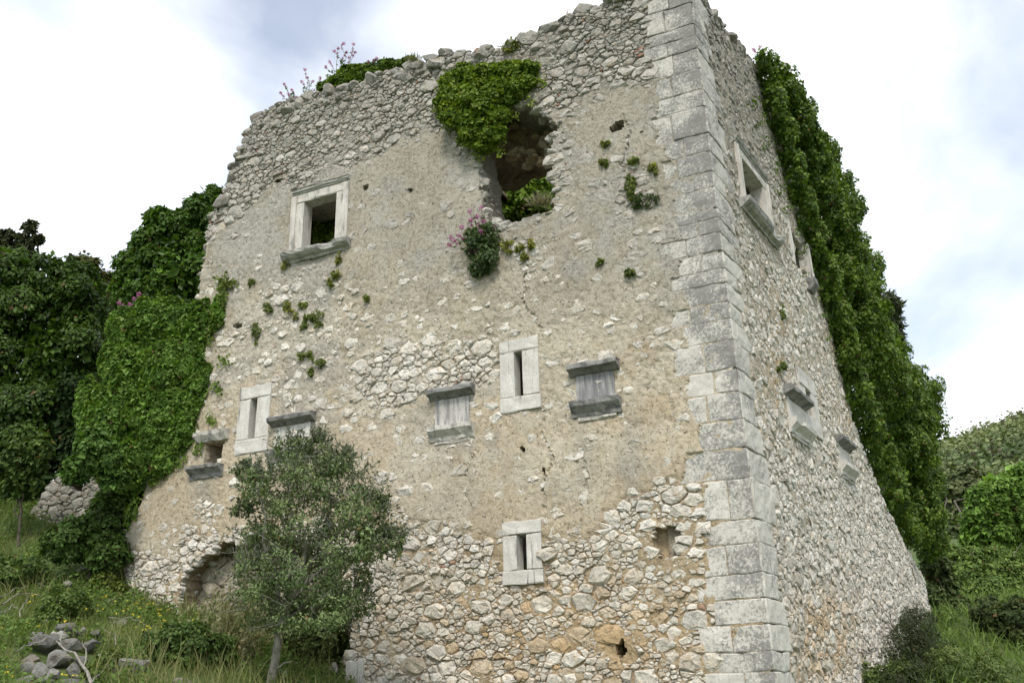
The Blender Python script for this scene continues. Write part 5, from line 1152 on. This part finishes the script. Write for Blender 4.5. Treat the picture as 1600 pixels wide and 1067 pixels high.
pt3 = cover_points(26000, (4, 22, 7, 26), rgG, dn(0.6)); g3 = blades(pt3, 0.12, 0.5, 0.010, (0.085, 0.15, 0.030), (0.21, 0.29, 0.075), rgG)
grass = put('grass', join([g1, g2, g3]), M_LEAF, None, np.zeros(3)); grass['kind'] = 'stuff'
def herb_leaves(P, rg, size, c0, c1):
    k = 7; n = len(P); Q = np.repeat(P, k, 0)+rg.normal(0, 0.055, (n*k, 3))*[1, 1, 0.3]+np.stack([np.zeros(n*k)]*2+[rg.uniform(0.02, 0.20, n*k)], 1)
    return leaves(Q, rg.normal(size=Q.shape)*0.7+[0, -0.2, 0.9], rg.normal(size=Q.shape), rg.uniform(0.6, 1.3, n*k)*size, mixc(c0, c1, np.clip(rg.normal(0.5, 0.3, n*k), 0, 1)), LEAF_OVAL)
h1 = herb_leaves(cover_points(26000, (-15, 0, 5.5, 20), rgG, lambda x, y: sstep(-0.25, 0.45, fbm(x*1.3, y*1.3, seed=207))), rgG, 0.055, (0.07, 0.13, 0.026), (0.17, 0.26, 0.06))
h2 = herb_leaves(cover_points(7000, (4, 22, 7, 26), rgG, dn(0.7)), rgG, 0.085, (0.075, 0.13, 0.028), (0.17, 0.25, 0.065))
herbs = put('weeds', join([h1, h2]), M_LEAF, None, np.zeros(3)); herbs['kind'] = 'stuff'
fp = cover_points(1500, (-12, -1, 6, 14), rgG, lambda x, y: 0.7*sstep(0.0, 0.5, fbm(x*0.9, y*0.9, seed=209))); fq = np.repeat(fp, 4, 0)+np.stack([rgG.normal(0, .012, len(fp)*4), rgG.normal(0, .012, len(fp)*4), np.repeat(rgG.uniform(0.12, 0.28, len(fp)), 4)], 1)
fl_ = put('wildflowers', leaves(fq, rgG.normal(size=fq.shape)*0.4+[0, -.4, 1], rgG.normal(size=fq.shape), np.full(len(fq), 0.026), np.tile((0.62, 0.50, 0.04), (len(fq), 1)), LEAF_FAR), M_PETAL, None, np.zeros(3)); fl_['kind'] = 'stuff'

def bush(name, label, lst, n, size, c0, c1, seed, leaf=LEAF_OVAL, mat=None, cat='bush', **kw):
    """lobes given as (px, py of its foot, half width px, height px): stands on the ground there"""
    bl = []
    for x, y, rx, hy_ in lst:
        p, d = ground_hit(x, y); bl.append((p+[0, 0, hy_*0.45*d/F], np.array([rx*d/F, rx*0.8*d/F, hy_*0.55*d/F])))
    return plant(name, label, cat, bl, n, size, c0, c1, leaf, seed, mat or M_LEAF, base=gbase(*bl[0][0][:2]), r0=0.02, trunk='stem', **kw)
bush('shrub', 'rounded shrub in front of the low breach, to the right of the olive trunk', [(500, 1035, 36, 110), (470, 1030, 26, 80), (530, 1040, 20, 80), (515, 1010, 30, 80)], 9000, 0.045, (0.05, 0.08, 0.024), (0.14, 0.18, 0.06), 2100)
bush('shrub', 'leafy shrub under the olive crown, behind the olive trunk', [(435, 985, 36, 70), (400, 980, 30, 70), (460, 975, 30, 80)], 7000, 0.045, (0.045, 0.08, 0.02), (0.12, 0.17, 0.05), 2110)
bush('bramble_bush', 'low dark bramble at the left edge of the grassy slope', [(15, 925, 40, 55), (45, 915, 24, 40), (-20, 930, 40, 60)], 6500, 0.055, (0.045, 0.085, 0.02), (0.12, 0.18, 0.045), 2120)
bush('thorn_bush', 'thorny green bush halfway up the slope among dry stems', [(92, 975, 30, 55), (120, 965, 22, 40), (75, 980, 22, 36)], 4500, 0.05, (0.055, 0.095, 0.022), (0.14, 0.20, 0.05), 2130)
bush('nettle_clump', 'dark green nettle clump on the slope right of the rock pile', [(285, 1040, 50, 60), (245, 1030, 30, 40), (330, 1045, 34, 50)], 7500, 0.05, (0.045, 0.085, 0.02), (0.11, 0.17, 0.045), 2140)
bush('weed_clump', 'yellow green weed clump at the foot of the bramble', [(160, 925, 18, 30), (185, 935, 14, 24)], 1600, 0.045, (0.08, 0.12, 0.025), (0.19, 0.23, 0.05), 2150)
bush('weed_clump', 'yellow green weed clump beside the rock pile', [(165, 1050, 18, 34), (140, 1062, 16, 26)], 1600, 0.04, (0.07, 0.11, 0.025), (0.16, 0.21, 0.05), 2155)
bush('shrub', 'bright green weeds at the bottom edge below the dark side wall bush', [(1355, 1090, 30, 60), (1300, 1110, 26, 60), (1410, 1095, 34, 60)], 4500, 0.05, (0.06, 0.10, 0.025), (0.15, 0.20, 0.055), 2160)
bush('bramble_bush', 'dark hollow bramble at the right edge below the thicket', [(1590, 1000, 34, 60), (1555, 985, 26, 50), (1625, 1010, 40, 60)], 6000, 0.075, (0.035, 0.06, 0.02), (0.10, 0.13, 0.045), 2165)
bush('shrub', 'pale green tall weeds in the grass at the lower right corner', [(1500, 1075, 40, 60), (1550, 1085, 40, 70), (1470, 1060, 26, 50)], 5000, 0.06, (0.07, 0.11, 0.03), (0.17, 0.22, 0.07), 2170, leaf=LEAF_SLIM)

# tall grass stalks with seed heads before the low breach
st_ = []; rgs = np.random.default_rng(2200); tg = None
for k in range(120):
    x, y = rgs.normal(362, 30), rgs.uniform(985, 1040); p, d = ground_hit(x, y); hgt = rgs.uniform(0.35, 0.85); tip = p+np.array([rgs.normal(0, 0.10), rgs.normal(0, 0.10), hgt]); P = wiggle(p-[0, 0, 0.03], tip, 5, 0.012, rgs); c = mixc((0.13, 0.16, 0.06), (0.30, 0.28, 0.16), rgs.random())
    st_.append(tube(P, np.linspace(0.005, 0.003, 5), 3, c)); m = 16; tt = rgs.uniform(0.1, 1, m); Pl = np.stack([np.interp(tt, np.linspace(0, 1, 5), P[:, i]) for i in range(3)], 1)
    st_.append(leaves(Pl, rgs.normal(size=(m, 3)), rgs.normal(0, .5, (m, 3))+[0, 0, 0.7], np.where(tt > .75, 0.05, 0.09)*rgs.uniform(.7, 1.2, m), np.tile(c, (m, 1)), LEAF_OLIVE))
sg = put('tall_grass', join(st_), M_MATT, None, np.zeros(3)); sg['kind'] = 'stuff'

# the rock pile and single boulders
rr = np.random.default_rng(2300)
def stone_thing(label, px, py, w, h, tone, group=None, name='rock', seed=0, lift=0.0):
    p, d = ground_hit(px, py+h*0.6); sx, sz = w*d/F, h*d/F
    sx *= 1.25; sz *= 1.25; v, f = rock((sx, sx*0.9, sz), seed, ICO3, 16, 0.16, (0.40, 0.8)); v = rot_rand(v, np.random.default_rng(seed), 0.2)
    g = np.array(tone)*0.85; o = link(name, np_mesh(name, v, [f], np.tile(g, (len(v), 1))), M_GREY, None, tuple(p+np.array([0, 0, sz*0.4+lift*0.45])))
    return tag(o, label, 'rock', group)
TG, TL_ = (0.20, 0.20, 0.195), (0.42, 0.415, 0.40)
GRP = 'rocks heaped on the grassy slope'
for i, (lb, x, y, w, h, t_, lf) in enumerate([
 ('big dark grey rock at the left of the pile with a sloping face', 68, 1010, 24, 22, TG, .12), ('dark flat rock on the very top of the pile', 100, 998, 22, 12, TG, .25),
 ('small white broken rock near the top of the pile', 93, 1005, 12, 8, (0.55, 0.55, 0.53), .22), ('white wedge shaped rock in the middle of the pile', 83, 1016, 9, 9, (0.52, 0.52, 0.5), .16),
 ('broad grey rock in the middle of the pile', 108, 1015, 18, 14, (0.28, 0.28, 0.27), .14), ('knobbly grey rock at the right shoulder of the pile', 148, 1000, 10, 9, TG, .16),
 ('pale rock lying on the right side of the pile', 162, 1028, 15, 10, TL_, .06), ('mottled grey rock low in the centre of the pile', 92, 1036, 24, 14, (0.30, 0.30, 0.285), .05),
 ('rounded grey rock at the front of the pile', 115, 1050, 17, 15, (0.24, 0.24, 0.235), .02), ('smooth grey rock at the left front of the pile', 60, 1050, 13, 12, (0.30, 0.30, 0.29), .02),
 ('long flat grey slab at the bottom left of the pile', 45, 1064, 34, 10, (0.27, 0.27, 0.26), 0), ('low grey rock cut by the bottom edge below the pile', 112, 1068, 20, 10, TG, 0),
 ('tiny white chip beside the white broken rock', 80, 1002, 6, 5, (0.5, 0.5, 0.48), .2), ('squat grey rock at the left foot of the pile', 42, 1046, 11, 9, (0.27, 0.27, 0.26), .01),
 ('grey rock squeezed between the mottled and the pale rock', 130, 1034, 13, 11, (0.25, 0.25, 0.245), .04), ('flat light grey rock at the right foot of the pile', 172, 1046, 14, 8, (0.34, 0.34, 0.325), .0),
 ('small grey rock next to the top rock, on its right', 124, 1000, 9, 8, (0.26, 0.26, 0.25), .2), ('grey rock behind the big sloping rock', 55, 1000, 12, 10, (0.23, 0.23, 0.225), .1),
 ('angular light rock in front of the mottled rock', 82, 1054, 11, 10, (0.36, 0.36, 0.345), .02), ('small dark rock at the front right of the pile', 142, 1056, 10, 9, TG, .0),
 ('dark rock behind the pale one on the pile', 140, 1016, 14, 11, TG, .12), ('small brownish rock wedged under the big sloping rock', 47, 1030, 12, 10, (0.26, 0.24, 0.21), .02)]):
    stone_thing(lb, x, y, w, h, t_, GRP, seed=2310+i, lift=lf)
for i, (lb, x, y, w, h, t_) in enumerate([
 ('large smooth grey boulder standing alone right of the pile', 206, 1042, 24, 22, (0.29, 0.29, 0.285)), ('small stone at the foot of the lone boulder', 198, 1062, 7, 6, TG),
 ('grey stone sunk in the grass at the bottom edge', 284, 1064, 18, 8, (0.30, 0.30, 0.28)), ('pale stone lying in the grass below the bramble bush', 130, 892, 14, 6, TL_),
 ('small round stone beside the thorny bush', 105, 915, 7, 7, TL_), ('long pale stone high on the slope by the bramble bush', 84, 856, 9, 5, TL_),
 ('flat mossy stone in the middle of the slope', 172, 942, 15, 8, (0.22, 0.23, 0.18)), ('half buried stone below the flat mossy stone', 192, 974, 12, 8, (0.24, 0.24, 0.2)),
 ('little stone at the left edge of the slope', 2, 960, 8, 6, TG), ('white stone among the bushes behind the olive trunk', 432, 1000, 11, 9, (0.55, 0.54, 0.5)),
 ('pale stone under the shrub by the wall end', 522, 1044, 9, 9, (0.5, 0.49, 0.46)), ('pale stone standing beside the olive trunk', 440, 1055, 7, 14, (0.42, 0.41, 0.38))]):
    stone_thing(lb, x, y, w, h, t_, seed=2350+i)
# fallen dry branches
def dry_branch(label, segs, r, seed, col=(0.30, 0.28, 0.25)):
    rg = np.random.default_rng(seed); ps = []
    b = None
    for pts, k in segs:
        Q = []
        for x, y, lift in pts:
            p, d = ground_hit(x, min(y+4, 1060+30)); p = at(x, y, d-0.15-lift); Q.append(p)
        Q = np.array(Q); b = Q[0] if b is None else b
        tt = np.linspace(0, 1, 9); P = np.stack([np.interp(tt, np.linspace(0, 1, len(Q)), Q[:, i]) for i in range(3)], 1)+rg.normal(0, 0.012, (9, 3))
        ps.append(tube(P, np.linspace(r*k, r*k*0.4, 9), 6, col))
    o = put('dry_branch', join(ps), M_BARK_PALE, None, b); o.location = tuple(b); return tag(o, label, 'branch')
dry_branch('forked bleached branch leaning over the rock pile', [([(150, 1085, .3), (138, 1050, .3), (118, 1022, .3), (92, 1002, .3), (62, 996, .3)], 1.6), ([(72, 998, .3), (45, 1008, .3), (22, 1014, .3)], .7), ([(132, 1040, .3), (134, 1012, .3), (128, 1000, .3)], .8), ([(70, 998, .3), (66, 988, .3)], .5), ([(145, 1065, .3), (162, 1045, .3), (180, 1030, .3)], .6)], 0.012, 2400, (0.17, 0.155, 0.13))
dry_branch('tangle of dry curved stems left of the thorny bush', [([(0, 935, .2), (20, 922, .3), (45, 915, .3), (62, 917, .2)], 1), ([(0, 945, .2), (25, 930, .3), (50, 925, .3), (70, 935, .2)], 1), ([(32, 975, .2), (34, 950, .3), (45, 930, .3)], .8), ([(38, 900, .2), (60, 910, .25), (80, 918, .2)], .8), ([(5, 960, .2), (20, 945, .25), (30, 950, .2)], .7), ([(72, 975, .2), (74, 955, .25), (82, 940, .2)], .9)], 0.011, 2410, (0.32, 0.29, 0.22))
dry_branch('dry twig arching in the grass below the wall foot', [([(172, 966, .1), (205, 965, .2), (228, 975, .15)], 1), ([(182, 1006, .1), (178, 990, .2), (155, 978, .2)], .9), ([(252, 1002, .1), (262, 980, .25), (270, 966, .3)], 1), ([(225, 1000, .1), (222, 980, .2)], .7)], 0.008, 2420, (0.34, 0.31, 0.22))

# remains of a rubble wall under the trees; stone tone lowered for the shade there
gp, gd = ground_hit(110, 825); GW = Face((gp[0], gp[1], 0), math.atan2(-0.92, 0.30), -1)
if GW.n@(CAM-GW.o) < 0: GW.n = -GW.n
g_lo, g_hi = gp[2]-0.2, gp[2]+0.98
def g_keep(u, z):
    return (u > -0.85) & (u < 0.9) & (z > g_lo) & (z < g_hi-0.12+0.25*vnoise(u*2.2, u*0, seed=301)-0.22*u*u)
glev = lambda u, z: -0.02+0.03*fbm(u*4, z*4, seed=302)
V, Q, C = wall_sheet(GW, -0.9, 0.95, g_lo, g_hi+0.1, 0.05, g_keep, glev, lambda u, z: np.broadcast_to(np.array((0.26, 0.23, 0.18)), u.shape+(3,)), 0.45)
gw = thing('ruined_wall', 'short stump of an old rubble wall under the dark trees', 'wall', tuple(gp))
core2 = link('mortar_core', np_mesh('mortar_core', V-gp, [Q], C), M_PLASTER, gw)
for s in stones_from(GW, pack(-0.85, 0.9, g_lo, g_hi+0.05, g_keep, lambda u, z: np.ones(len(u)), 1.3, LEV[1:6], np.random.default_rng(303)), glev, lambda u, z, r: mixc((0.27, 0.265, 0.24), (0.40, 0.39, 0.365), np.random.default_rng(7).random(len(u))), lambda u, z, r: 0.01+0.04*np.random.default_rng(8).random(len(u)), np.random.default_rng(304)):
    c = s['v'].mean(0); f4, f3 = stone_faces(s['n']); link('stone', np_mesh('stone', s['v']-c, [f4, f3], np.tile(s['c'], (len(s['v']), 1))), M_STONE, gw, tuple(c-gp))
